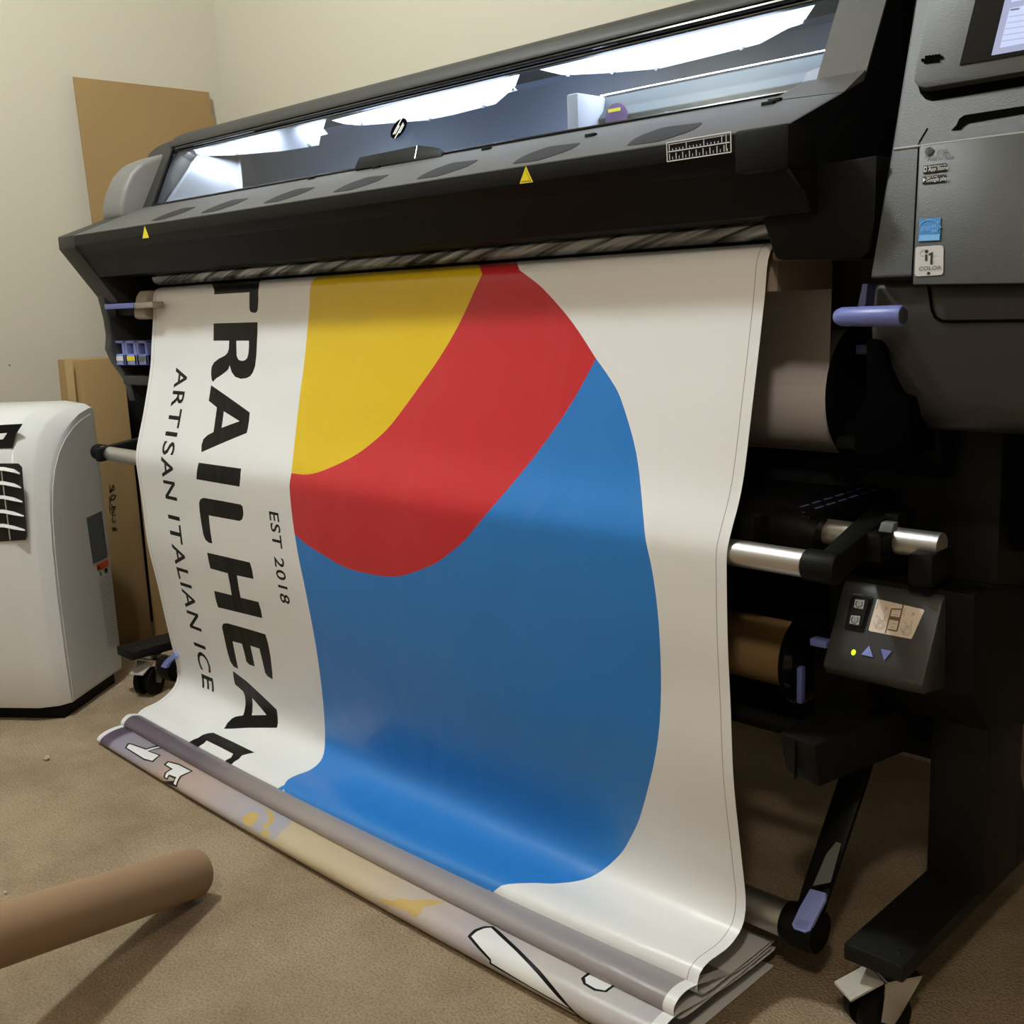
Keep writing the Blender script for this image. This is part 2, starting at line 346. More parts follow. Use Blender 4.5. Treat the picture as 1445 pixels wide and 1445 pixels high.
# glass and its dark seals
b = MB(); b.slab([(wl0, WB[0] + .004, WB[1] + .003), (wr + .02, WB[0] + .004, WB[1] + .003), (wr + .02, WT[0] + .004, WT[1]), (wl1, WT[0] + .004, WT[1])], nW, .003)
wp = b.build('window_pane', M['glass'], pr, smooth=False)
b = MB()
for (a0_, a1_, t) in ((WB, WB, .004), (WT, WT, .006)):
    b.tube([(wl0, a0_[0], a0_[1] + .002), (wr + .02, a0_[0], a0_[1] + .002)], t * .6, 8)
b.tube([(wl0 - .004, WB[0], WB[1]), (wl1 - .004, WT[0], WT[1])], .005, 8)
b.box(wl1, wr, WT[0] + .004, WT[0] + .016, WT[1] - .008, WT[1] + .01)
b.build('window_seal', M['blackgloss'], pr)
b = MB(); b.tube([(wl0 + .02, WB[0] + .012, WB[1] + .002), (wr, WB[0] + .012, WB[1] + .002)], .0035, 8)
b.tube([(wl1 + .02, WT[0] + .005, WT[1] - .004), (wr, WT[0] + .005, WT[1] - .004)], .0018, 8)
b.build('window_rail', M['steel'], pr)
for px, py in ((440, 252.5), (532, 237), (687, 211), (834, 192), (1085, 147), (1094, 143)):
    p = onp(px, py, NT, WB); MB().box(p.x - .009, p.x + .009, p.y - .004, p.y + .004, p.z - .003, p.z + .0035, .001).build('fascia_clip', M['black'], pr)
# vents in the strip (perforated lens shaped patches)
def vent(dx, m=M['nose']):
    q = [(605, 1235), (650, 1200), (700, 1170), (780, 1132), (870, 1100), (935, 1076), (1000, 1060), (1140, 1043), (1290, 1025), (1285, 1036), (1245, 1064), (1200, 1090), (1125, 1120), (1050, 1145), (955, 1177), (860, 1205), (740, 1223), (620, 1238)]
    P = [onp(640 + x / 7.225, 60 + y / 7.225, NT, WB) + Vector((dx, 0, 0)) + nS * .0006 for x, y in q]
    return MB().slab(P, nS, .0005).build('vent', M['ventmesh'], pr, smooth=False)
def ventmat():
    m = mat('perforated_vent', (.02, .02, .02), .7, spec=.12); nt = m.node_tree; b_ = nt.nodes['Principled BSDF']; tc = nt.nodes.new('ShaderNodeTexCoord')
    v = nt.nodes.new('ShaderNodeTexVoronoi'); v.inputs['Scale'].default_value = 330; v.inputs['Randomness'].default_value = 0
    cr = nt.nodes.new('ShaderNodeValToRGB'); e = cr.color_ramp.elements; e[0].position = .35; e[0].color = (.006, .006, .006, 1); e[1].position = .5; e[1].color = (.028, .027, .025, 1)
    nt.links.new(tc.outputs['Object'], v.inputs['Vector']); nt.links.new(v.outputs['Distance'], cr.inputs[0]); nt.links.new(cr.outputs[0], b_.inputs['Base Color']); return m
M['ventmesh'] = ventmat()
x0 = onp(724, 231, NT, WB).x
for px, py in ((896, 200), (724, 231), (583, 255), (465, 273.5), (368, 288.5), (283, 301), (213, 312)): vent(onp(px, py, NT, WB).x - x0)
# window handle
hd = MB().slab([onp(x, y, WB, WT) - Vector((0, .012, 0)) for x, y in ((507, 240), (511, 228), (514, 222), (560, 213), (598, 205), (628, 209), (630, 221), (570, 231))], nW, .018, .002).build('window_handle', M['black'], pr)
MB().tube([onp(597, 207, WB, WT) - Vector((0, .0135, 0)), onp(594, 224, WB, WT) - Vector((0, .0135, 0))], .0008, 6).build('handle_seam', M['steel'], hd)
# round emblem with its two letters
ec = onp(563, 181.5, WB, WT) + nW * .001; ex = Vector((1, 0, 0)); ey = nW.cross(ex)
b = MB(); b.slab([ec + ex * .0205 * math.cos(t) + ey * .0205 * math.sin(t) for t in [k * math.pi / 18 for k in range(36)]], nW, .0006)
em = b.build('emblem', M['void'], pr, smooth=False)
b = MB(); e0c = ec + nW * .0005
def stroke(b, o, a, c, w_, n=nW, X=None, Y=None):
    X = X or ex; Y = Y or ey; A = Vector(a + (0,)); Cc = Vector(c + (0,)); d = (Cc - A).normalized(); q = Vector((-d.y, d.x, 0)) * w_ / 2
    pts = [A + q, A - q, Cc - q, Cc + q]; b.slab([o + X * p.x + Y * p.y for p in pts], n, .0003)
def hpmark(b, o, r, n, X, Y):
    k = .36
    S = lambda a, c, w_=.13: stroke(b, o, (a[0] * r, a[1] * r), (c[0] * r, c[1] * r), w_ * r, n, X, Y)
    S((-.45, -.55), (-.02, 1.02), .15); S((-.22, .20), (.02, .20)); S((.02, .26), (-.22, -.55), .14)     # h
    S((-.02 + .02, -1.02), (.44, .36 + .1), .15); S((.28, .20), (.62, .20)); S((.62, .26), (.42, -.50), .14); S((.10, -.46), (.46, -.46))  # p
hpmark(b, e0c, .0205, nW, ex, ey); b.build('emblem_letters', M['whiteprint'], em, smooth=False)
# interior of the lit chamber
ch = MB().prism([(1.33, 1.150), (1.33, 1.145), (1.66, 1.10), (1.66, 1.36), (1.45, 1.36), (1.45, 1.355), (1.60, 1.335), (1.62, 1.11)], wl1 - .02, XG - .01).build('chamber_back_panel', M['chamber'], pr)
MB().prism([(1.325, 1.18), (1.325, 1.14), (1.64, 1.10), (1.64, 1.36), (1.45, 1.36)], wl1 - .012, wl1 - .006).build('chamber_end_wall', M['chamberwhite'], pr)
MB().prism([(1.325, 1.18), (1.325, 1.14), (1.64, 1.10), (1.64, 1.36), (1.45, 1.36)], XG - .03, XG - .024).build('chamber_end_wall', M['chamber'], pr)
RA, RB_ = (1.432, 1.338), (1.485, 1.215)
nR = Vector((0, -(RB_[1] - RA[1]) * -1, (RB_[0] - RA[0]))).normalized(); nR = Vector((0, -.918, .396))
def refl(q):
    o = MB().slab([onp(x, y, RA, RB_) for x, y in q], Vector((0, -.918, -.396)), .0015).build('light_reflector', M['reflector'], pr, smooth=False); return o
r1 = refl([(270, 214), (330, 200), (460, 168), (456, 182), (462, 189), (452, 192), (450, 205), (400, 213), (330, 219), (285, 220)])
r2 = refl([(468, 170), (560, 146), (735, 100), (726, 124), (729, 128), (717, 131), (699, 147), (640, 162), (600, 170), (510, 177), (486, 175)])
r3 = refl([(752, 96), (900, 58), (1050, 16), (1172, -22), (1160, -8), (1137, 26), (1134, 33), (1112, 40), (1072, 62), (1000, 80), (930, 97), (860, 103), (800, 106), (790, 105)])
lampo = [(-2.30, .25), (-1.85, .36), (-1.1, .62)]
for r, (cx, ln) in zip((r1, r2, r3), ((-2.28, .34), (-1.78, .50), (-1.12, .80))):
    MB().tube([(cx - ln / 2, 1.413, 1.322), (cx + ln / 2, 1.413, 1.322)], .004, 8).build('light_strip', M['ledstrip'], pr)
    l = lamp('chamber_lamp', 'AREA', (cx, 1.416, 1.316), ln * 2.9, (.82, .89, 1.), ln, (math.radians(28), 0, 0), .02)
# screws on the reflectors
for px, py in ((510, 174), (607, 168), (684, 150), (723, 126), (437, 205), (334, 217), (1048, 68), (1133, 29), (928, 97), (866, 102), (804, 105)):
    p = onp(px, py, (RA[0] - .003, RA[1]), (RB_[0] - .003, RB_[1])); MB().tube([p, p + Vector((0, -.004, 0))], .0035, 10).build('reflector_screw', M['steel'], pr)
# left: white wedge plate, bracket
MB().slab([(wl0 + .02, 1.335, 1.20), (wl0 + .30, 1.335 + .03, 1.19), (wl1 + .10, 1.50, 1.30), (wl1 + .0, 1.46, 1.33)], (0, -.6, .8), .003).build('wedge_plate', M['chamberwhite'], pr, smooth=False)
p = onp(319, 232, (1.56, 1.3), (1.6, 1.12))
MB().box(p.x - .012, p.x + .02, p.y - .03, p.y - .024, p.z - .025, p.z + .02, .001).build('bracket', M['reflector'], pr)
# right: carriage rail with post
RL = (1.45, 1.25), (1.42, 1.10)
pa = onp(850, 121, *RL); pb = onp(1172, 50, *RL)
MB().prism([(1.452, 1.262), (1.445, 1.240), (1.43, 1.225), (1.44, 1.205), (1.418, 1.190), (1.425, 1.165), (1.40, 1.150), (1.40, 1.135), (1.50, 1.135), (1.50, 1.262)], pa.x + .01, XG - .03, .002).build('carriage_rail', M['rail'], pr)
MB().box(pa.x - .015, pa.x + .008, 1.385, 1.47, 1.135, 1.262, .002).build('rail_post', M['reflector'], pr)
MB().tube([(pa.x, 1.452, 1.264), (XG - .03, 1.452, 1.264)], .002, 8).build('rail_edge', M['steel'], pr)
p = onp(876, 131, (1.438, 1.25), (1.436, 1.22))
b = MB(); b.slab([Vector((p.x + .022 * math.cos(t), 1.426, 1.224 + .020 * math.sin(t))) for t in [k * math.pi / 14 for k in range(28)]], (0, -1, 0), .002)
st_ = b.build('round_sticker', M['purple'], pr, smooth=False)
MB().box(p.x - .014, p.x + .010, 1.4235, 1.4245, 1.231, 1.236).build('sticker_band', M['yellow'], st_)
MB().slab([(-.80, 1.36, 1.195), (-.745, 1.36, 1.205), (-.745, 1.375, 1.235), (-.79, 1.372, 1.225)], (0, -.8, .6), .004).build('chamber_gap_plate', M['reflector'], pr)
# left end cap: section pulled along X, silhouette tip sits lowest at the front
MB().prism([(1.14, 1.1285), (1.14, 1.1005), (1.216, .995), (1.23, .975), (1.36, .975), (1.36, 1.205), (1.272, 1.176)], XC, XE + .003, .003).build('end_cap', M['endcap'], pr)
MB().prism([(1.2585, 1.170), (1.262, 1.20), (1.275, 1.235), (1.295, 1.27), (1.325, 1.297), (1.37, 1.315), (1.43, 1.33), (1.60, 1.335), (1.75, 1.28), (1.80, 1.10), (1.80, .80), (1.36, .80), (1.36, 1.10)], XC - .02, XC + .08, .012, 3).build('rear_side_cover', M['sidegrey'], pr)
# lower left side housing with three latches
MB().prism([(1.217, .996), (1.226, .94), (1.228, .90), (1.222, .868), (1.234, .835), (1.262, .79), (1.27, .74), (1.60, .70), (1.60, 1.0)], XC + .002, -2.545, .004).build('side_housing', M['darkgrey'], pr)
MB().prism([(1.245, .805), (1.245, .783), (1.30, .775), (1.45, .775), (1.45, .805)], -2.546, -2.36, .003).build('latch_shelf', M['endcap'], pr)
MB().box(-2.546, -2.34, 1.43, 1.46, .78, 1.0).build('side_housing_back', M['black'], pr)
MB().prism([(1.245, .960), (1.245, .945), (1.45, .90), (1.45, .96)], -2.545, -2.345).build('latch_canopy', M['black'], pr)
lv0 = at(150, 433, 1, 1.20); lv1 = at(191, 433, 1, 1.20); lv2 = at(214, 434, 1, 1.20)
lv = MB().box(lv0.x, lv1.x, 1.195, 1.225, lv0.z - .006, lv0.z + .006, .002).build('side_lever', M['blue'], pr)
MB().box(lv1.x, lv2.x + .01, 1.197, 1.225, lv0.z - .007, lv0.z + .006, .002).build('lever_tip', M['cream'], lv)
for k, (xa, xb, lm) in enumerate(((161, 175.5, 'whiteprint'), (176.5, 192, 'yellow'), (193, 208, 'labelgrey'))):
    a = at(xa, 500, 1, 1.235); c = at(xb, 500, 1, 1.235); t = at(xa, 481, 1, 1.235).z; bt = at(xa, 515, 1, 1.235).z
    m = MB(); wd = c.x - a.x; fr_ = wd * .2
    m.box(a.x, c.x, 1.235, 1.27, bt, bt + (t - bt) * .45, .002); m.box(a.x, a.x + fr_, 1.235, 1.27, bt, t, .002); m.box(c.x - fr_, c.x, 1.235, 1.27, bt, t, .002); m.box(a.x, c.x, 1.235, 1.27, t - .006, t, .002)
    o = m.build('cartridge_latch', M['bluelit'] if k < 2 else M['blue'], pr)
    MB().box(a.x + fr_ * .7, c.x - fr_ * .7, 1.2342, 1.2348, bt + .010, bt + .021).build('latch_label', M[lm], o)
    MB().box(a.x + fr_, c.x - fr_, 1.262, 1.266, bt, t - .005).build('latch_recess', M['black'], o)
b = MB()
for px, py in ((194, 470), (205, 470)):
    p = at(px, py, 1, 1.33); b.slab([p + Vector((-.012, 0, -.035)), p + Vector((.012, 0, -.035)), p + Vector((.030, .02, .03)), p + Vector((.004, .02, .03))], (0, -1, 0), .004)
b.build('inner_flap', M['sidegrey'], pr)
# platen and crumpled foil over the web
MB().prism([(1.232, .9985), (1.222, .985), (1.214, .955), (1.2135, .940), (1.222, .935), (1.50, .935), (1.50, .9985)], -2.395, -2.344, .004, 3).build('platen_end', M['cream'], pr)
MB().prism([(1.262, .998), (1.250, .98), (1.247, .945), (1.385, .945), (1.385, .998)], -2.342, -.757).build('platen', M['cream'], pr)
MB().prism([(1.244, 1.000), (1.234, .993), (1.236, .982), (1.50, .982), (1.50, 1.0)], -.757, -.606, .002).build('platen_end', M['cream'], pr)
MB().prism([(1.262, 1.010), (1.250, 1.016), (1.246, 1.028), (1.262, 1.034), (1.30, 1.04), (1.30, 1.011)], -2.36, -.745, .003).build('foil_strip', M['film'], pr)
MB().prism([(1.30, 1.045), (1.30, 1.0085), (1.55, 1.0085), (1.55, 1.045)], -2.42, -.7).build('dryer_bar', M['black'], pr)
# stickers on the nose
def tri(px1, px2, px3, name, big=True):
    P = [at(x, y, 1, 1.1395) for x, y in (px1, px2, px3)]; c = (P[0] + P[1] + P[2]) / 3
    o = MB().slab(P, (0, -1, 0), .0006).build(name, M['yellow'], pr, smooth=False)
    if big:
        q = [c + (p - c) * .72 - Vector((0, .0004, 0)) for p in P]; MB().slab(q, (0, -1, 0), .0003).build('sticker_border', M['amber'], o, smooth=False)
        q = [c + (p - c) * .60 - Vector((0, .0007, 0)) for p in P]; MB().slab(q, (0, -1, 0), .0003).build('sticker_field', M['yellow'], o, smooth=False)
tri((742, 234.5), (752, 257), (733, 259.5), 'warning_sticker'); tri((204, 319), (210, 335.5), (201, 336.5), 'warning_sticker', False)
b = MB()
def seg(b, p, q, w_): stroke(b, Vector((0, 0, 0)), p, q, w_)
def nz(px, py): p = at(px, py, 1, 1.1388); return p
def line3(b, A, B, w_, n=(0, -1, 0)):
    n = Vector(n).normalized(); d = (B - A).normalized(); q = d.cross(n) * w_ / 2; b.slab([A + q, A - q, B - q, B + q], n, .0003)
TL, TR, BR, BL = nz(940.5, 201.5), nz(1031, 186), nz(1031.5, 214.5), nz(941.5, 228)
for a, c in ((TL, TR), (TR, BR), (BR, BL), (BL, TL)): line3(b, a, c, .0012)
def uvq(u, v): return TL.lerp(TR, u).lerp(BL.lerp(BR, u), v)
line3(b, uvq(.02, .5), uvq(.98, .5), .0012); line3(b, uvq(.03, .12), uvq(.9, .12), .0006); line3(b, uvq(.93, .08), uvq(.93, .45), .0008); line3(b, uvq(.93, .55), uvq(.93, .92), .0008)
for k in range(16):
    u = .04 + k * .055; line3(b, uvq(u, .45 - (.33 if k % 5 == 0 else .1)), uvq(u, .45), .0008)
for k in range(9):
    u = .04 + k * .107; line3(b, uvq(u, .60), uvq(u, .93), .0009); line3(b, uvq(u + .05, .78), uvq(u + .05, .93), .0006)
b.build('ruler_sticker', M['whiteprint'], pr, smooth=False)
# right hand dark block under the canopy
MB().prism([(-.752, 1.085), (-.752, 1.030), (-.735, .985), (-.728, .982), (-.622, .978), (-.612, .985), (-.607, 1.02), (-.606, 1.09)], 1.205, 1.60, .003, ax=1).build('end_block', M['black'], pr)
p = at(1094, 269, 1, 1.2035); MB().tube([p, p + Vector((0, .004, 0))], .003, 12).build('block_screw', M['steel'], pr)
MB().box(-.67, -.50, 1.42, 1.75, 1.0, 1.35).build('inner_gap_wall', M['black'], pr)
# ---- tower on the right with control panel
F0, F1, F2, F3 = (1.178, .955), (1.222, 1.096), (1.272, 1.262), (1.31, 1.37)
XT, XT2 = -.598, .12
MB().prism([F0, F1, F2, F3, (1.40, 1.39), (1.80, 1.38), (1.85, 1.0), (1.80, .95)], XT, XT2, .004, 3).build('tower_housing', M['tower'], pr)
MB().prism([(1.195, .952), (1.190, .90), (1.20, .84), (1.205, .805), (1.225, .785), (1.27, .778), (1.80, .76), (1.80, .952)], XT - .006, XT2, .010, 3).build('tower_lower_housing', M['towerdark'], pr)
nA = Vector((0, -(F1[1] - F0[1]), F1[0] - F0[0])).normalized(); nB = Vector((0, -(F2[1] - F1[1]), F2[0] - F1[0])).normalized()
def fa(px, py, off=.0006): return onp(px, py, F0, F1) + nA * off
def fb(px, py, off=.0006): return onp(px, py, F1, F2) + nB * off
def poly(q, f, n, t, name, m, par, off=.0006, bev=0.): return MB().slab([f(x, y, off) for x, y in q], n, t, bev).build(name, M[m], par, smooth=bool(bev))
b = MB(); line3(b, fa(1296.5, 202), fa(1286.5, 402), .0014, nA); line3(b, fb(1297, 201), fb(1309, 181), .0014, nB); b.build('door_seam', M['void'], pr, smooth=False)
dr = MB().slab([fa(1298.5, 205.5, .0012), fa(1462, 184, .0012), fa(1462, 400, .0015), fa(1288.5, 402, .0015)], nA, .002, .0012).build('front_door', M['tower'], pr)
MB().tube([Vector((XT + .004, F1[0] - .0002, F1[1] - .0003)), Vector((XT2 - .01, F1[0] - .0002, F1[1] - .0003))], .0016, 8).build('crease_edge', M['crease'], pr)  # pale rod painted in as the highlight along the tower crease
bz = MB().slab([fb(x, y, .012) for x, y in ((1326, -40), (1318, 0), (1307, 48), (1297, 100), (1295.5, 112), (1297, 121), (1303, 128), (1312, 130), (1380, 119), (1470, 104), (1490, -40))], nB, .011, .0012).build('control_panel', M['tower'], pr)
MB().slab([fb(x, y, .0008) for x, y in ((1297, 100), (1296, 122), (1299, 132), (1306, 140), (1316, 142.5), (1380, 132), (1470, 117), (1470, 104), (1303, 100))], nB, .0006).build('panel_shadow_gap', M['void'], bz, smooth=False)
sc = MB().slab([fb(x, y, .0135) for x, y in ((1396, -40), (1385, 0), (1361, 99), (1470, 81), (1490, -40))], nB, .002).build('screen_bezel', M['blackgloss'], bz, smooth=False)
s1 = MB().slab([fb(x, y, .0142) for x, y in ((1440, -40), (1427, 0), (1406, 86), (1470, 75), (1490, -40))], nB, .0006).build('screen', M['screen'], bz, smooth=False)
b = MB(); b.slab([fb(x, y, .0148) for x, y in ((1432, 21), (1418, 76), (1470, 66), (1478, 12))], nB, .0004); b.slab([fb(x, y, .0148) for x, y in ((1440, -30), (1434, 12), (1480, 4), (1490, -30))], nB, .0004)
b.build('screen_window', M['screenbox'], s1, smooth=False)
b = MB()
for k in range(5): line3(b, fb(1431 - k * 2.4, 33 + k * 8.5, .0153), fb(1470, 27 + k * 8.2, .0153), .0010, nB)
b.build('screen_text_line', M['screentext'], s1, smooth=False)
b = MB(); line3(b, fb(1433, 23.5, .0154), fb(1446, 21.5, .0154), .0018, nB); line3(b, fb(1440, 2, .0154), fb(1450, 0, .0154), .0018, nB); b.build('screen_heading', M['screentextd'], s1, smooth=False)
b = MB()
for r in range(3):
    for k in range(7 if r == 1 else 5):
        x = 1314 + k * 4.4 - (4.4 if r == 1 else 0) + r * -.6; y = 87.5 + r * 3.6 - (k - (1 if r == 1 else 0)) * .55
        c = fb(x, y, .0135); b.slab([c + ex * a_ * .00155 + nB.cross(ex) * c_ * .0015 for a_, c_ in ((-1, -.6), (-.5, -1), (.5, -1), (1, -.6), (1, .6), (.5, 1), (-.5, 1), (-1, .6))], nB, .0016)
b.build('speaker_grille', M['void'], bz, smooth=False)
MB().slab([fb(x, y, .001) for x, y in ((1343, 184), (1350, 177), (1354, 168), (1361, 163), (1470, 146), (1470, 156), (1400, 168), (1366, 174), (1358, 180), (1356, 183))], nB, .0008).build('door_pull', M['void'], pr, smooth=False)
b = MB(); P = [onp(x, y, (1.196, .95), (1.190, .90)) + Vector((0, -.0015, 0)) for x, y in ((1311, 404), (1314, 422), (1316, 438), (1321, 448), (1331, 453), (1350, 453.5), (1465, 452))]
b.tube(P, .0016, 8).build('lower_door_seam', M['void'], pr)
# sticker column
def frame(px, py):
    return fa(px, py, .0026)
ay = nA.cross(ex)
lg = MB(); o = frame(1312, 214.3); lg.slab([o + ex * .0046 * math.cos(t) + ay * .0046 * math.sin(t) for t in [k * math.pi / 12 for k in range(24)]], nA, .0002)
lgo = lg.build('logo_mark', M['greyprint'], dr, smooth=False)
b = MB(); hpmark(b, o + nA * .0004, .0046, nA, ex, ay); b.build('logo_letters', M['tower'], lgo, smooth=False)
b = MB(); text_bm(b, 'Latex', frame(1321, 217), ex, ay, .0042, .014); text_bm(b, 'Mobile App', frame(1307, 226.5), ex, ay, .0042, .0285); b.build('logo_text', M['greyprint'], dr, smooth=False)
def badge(q, name, m='ink'):
    return MB().slab([fa(x, y, .0026) for x, y in q], nA, .0008).build(name, M[m], dr, smooth=False)
g1 = badge(((1304.5, 235), (1336.5, 231), (1336.5, 241.5), (1304, 246)), 'app_badge')
b = MB(); text_bm(b, 'Download on the', fa(1312, 238, .0032), ex, ay, .0018, .020); text_bm(b, 'App Store', fa(1311.5, 243.5, .0032), ex, ay, .0042, .0215)
b.slab([fa(x, y, .0034) for x, y in ((1305.7, 237), (1309.8, 236.5), (1309.3, 243.8), (1305.3, 244.2))], nA, .0002)
b.build('badge_text', M['whiteprint'], g1, smooth=False)
MB().slab([fa(x, y, .0038) for x, y in ((1306.7, 238.2), (1308.9, 237.9), (1308.5, 242.4), (1306.4, 242.6))], nA, .0002).build('badge_icon', M['ink'], g1, smooth=False)
g2 = badge(((1303.5, 250.5), (1335.3, 247), (1335, 257), (1302.8, 260.5)), 'app_badge')
b = MB(); text_bm(b, 'Get it on', fa(1309, 253, .0032), ex, ay, .0016, .012); text_bm(b, 'Google play', fa(1309, 258.6, .0032), ex, ay, .0042, .0230)
b.slab([fa(x, y, .0034) for x, y in ((1304.5, 252.3), (1308.3, 255.2), (1304, 258.8))], nA, .0002); b.build('badge_text', M['whiteprint'], g2, smooth=False)
g3 = badge(((1299, 310.5), (1329, 308), (1327.5, 340.5), (1297.5, 342)), 'efficiency_badge', 'badgeblue')
b = MB(); pts = [(1299.5 + 13 * (1 - math.cos(t)) * 1.08, 322 - 9.5 * math.sin(t) - (1 - math.cos(t)) * .6) for t in [k * math.pi / 12 for k in range(11)]]
for i in range(len(pts) - 1): line3(b, fa(*pts[i], .0033), fa(*pts[i + 1], .0033), .0008, nA)
text_bm(b, 'energy', fa(1300.5, 328, .0033), ex, ay, .0052, .019)
S5 = []
for k in range(10):
    r = .0062 if k % 2 == 0 else .0026; t = math.pi / 2 + k * math.pi / 5 - .25; S5.append(fa(1322.5, 322.5, .0034) + ex * r * math.cos(t) + ay * r * math.sin(t))
for i in range(10): line3(b, S5[i], S5[(i + 1) % 10], .0007, nA)
b.slab([fa(x, y, .0031) for x, y in ((1298.7, 333.3), (1327.8, 331.5), (1327.3, 340), (1298, 341.4))], nA, .0003)
b.build('badge_print', M['badgeblue2'], g3, smooth=False)
q = [(1293.5, 351), (1296, 349.3), (1328, 347), (1331.5, 348), (1332.8, 351), (1332.3, 385), (1331, 388), (1328, 389), (1296, 391), (1293, 390), (1292, 387)]
g4 = badge(q, 'colour_sticker', 'labelwhite')
b = MB()
def pf(q): b.slab([fa(x, y, .0033) for x, y in q], nA, .0003)
pf([(1307.3, 360.5), (1310.3, 360.2), (1310, 369), (1307, 369.3)]); o = fa(1309, 356, .0033); b.slab([o + ex * .0019 * math.cos(t) + ay * .0019 * math.sin(t) for t in [k * math.pi / 6 for k in range(12)]], nA, .0003)
pf([(1312, 359.5), (1318, 356.6), (1317.2, 374.3), (1314.2, 374.5), (1315, 360.6), (1312, 361.5)])
text_bm(b, 'COLOR', fa(1298.3, 383.2, .0030), ex, ay, .0042, .0245); o = fa(1312, 386.8, .0033); b.slab([o + ex * .0019 * math.cos(t) + ay * .0016 * math.sin(t) for t in [k * math.pi / 6 for k in range(12)]], nA, .0003)
b.build('sticker_print', M['ink'], g4, smooth=False)
b = MB()
for (cx_, cy_, r_) in ((1304.3, 358, .0034), (1320, 366.5, .0034)):
    for k in range(14):
        t = .6 + k * .32; line3(b, fa(cx_, cy_, .0032) + ex * r_ * math.cos(t) + ay * r_ * math.sin(t), fa(cx_, cy_, .0032) + ex * r_ * math.cos(t + .32) + ay * r_ * math.sin(t + .32), .0003, nA)
b.build('sticker_arcs', M['lightgrey'], g4, smooth=False)
# lilac lever on the tower side
l0 = at(1184, 447, 1, 1.155); l1 = at(1277, 447, 1, 1.155)
lev = MB().tube([(l0.x, 1.160, l0.z), (l0.x + .004, 1.155, l0.z), (l1.x - .005, 1.150, l0.z), (l1.x, 1.150, l0.z)], [.0095, .0105, .0115, .0108], 20).build('loading_lever', M['blue'], pr)
MB().hexa([(-.607, 1.165, l0.z), (-.597, 1.165, l0.z), (-.597, 1.172, l0.z + .035), (-.603, 1.172, l0.z + .035), (-.607, 1.185, l0.z), (-.597, 1.185, l0.z), (-.597, 1.192, l0.z + .035), (-.603, 1.192, l0.z + .035)]).build('lever_stem', M['darkblue'], lev)
b = MB()
for k in range(-3, 4): b.box(l1.x, l1.x + .0012, 1.150 + k * .0028 - .0007, 1.150 + k * .0028 + .0007, l0.z - .009 + abs(k) * .0012, l0.z + .009 - abs(k) * .0012)
b.build('lever_ribs', M['darkgrey'], lev)
# ---- roll holder on the right
MB().box(-.745, -.60, 1.40, 1.75, .70, .765, .006).build('roll_cradle', M['black'], pr)
hq = [at(x, y, 1, 1.184) for x, y in ((1222, 478), (1240, 480), (1247, 490), (1252, 520), (1262, 545), (1268, 556), (1283, 562), (1286, 575), (1287, 645), (1205, 640), (1205, 590), (1222, 560))]
MB().slab(hq, (0, -1, 0), .06, .002).build('hub_holder', M['void'], pr)
hq = [at(x, y, 1, 1.30) for x, y in ((1180, 617), (1204, 618), (1206, 599), (1231, 601), (1236, 607), (1236, 638), (1178, 632))]
MB().slab(hq, (0, -1, 0), .10, .002).build('hub_rest', M['blackmetal'], pr)
MB().prism([(1.38, .70), (1.36, .75), (1.39, .83), (1.46, .875), (1.60, .88), (1.60, .70)], -.66, -.59, .006).build('holder_cheek', M['black'], pr)
MB().box(-2.35, -.56, 1.585, 1.595, .79, .985).build('media_guide', M['guide'], pr)
# ---- frame: legs, feet, cross panel
def leg(x0, x1, name='leg'):
    return MB().box(x0, x1, 1.40, 1.52, .13, .80, .003).build(name, M['blackmetal'], pr)
leg(-.607, -.528); leg(-2.60, -2.52)
MB().box(-2.52, -.607, 1.50, 1.53, .26, .70, .003).build('cross_panel', M['blackmetal'], pr)
MB().box(-2.55, -.45, 1.60, 1.80, .70, .96, .003).build('chassis_beam', M['black'], pr)
MB().box(-.61, .10, 1.45, 1.80, .60, .80, .003).build('chassis_beam', M['black'], pr)
def foot(x0):
    f = MB().prism([(1.180, .131), (1.180, .108), (1.70, .108), (1.70, .131)], x0, x0 + .079, .0025).build('foot', M['blackmetal'], pr)
    p = Vector((x0 + .062, 1.205, .1315)); MB().tube([p, p + Vector((0, 0, .002))], .003, 10).build('foot_bolt', M['steel'], f)
    return f
foot(-.615); foot(-2.60)
MB().hexa([(-.612, 1.52, .131), (-.536, 1.52, .131), (-.536, 1.60, .131), (-.612, 1.60, .131), (-.612, 1.50, .3), (-.536, 1.50, .3), (-.536, 1.52, .3), (-.612, 1.52, .3)]).build('leg_gusset', M['blackmetal'], pr)
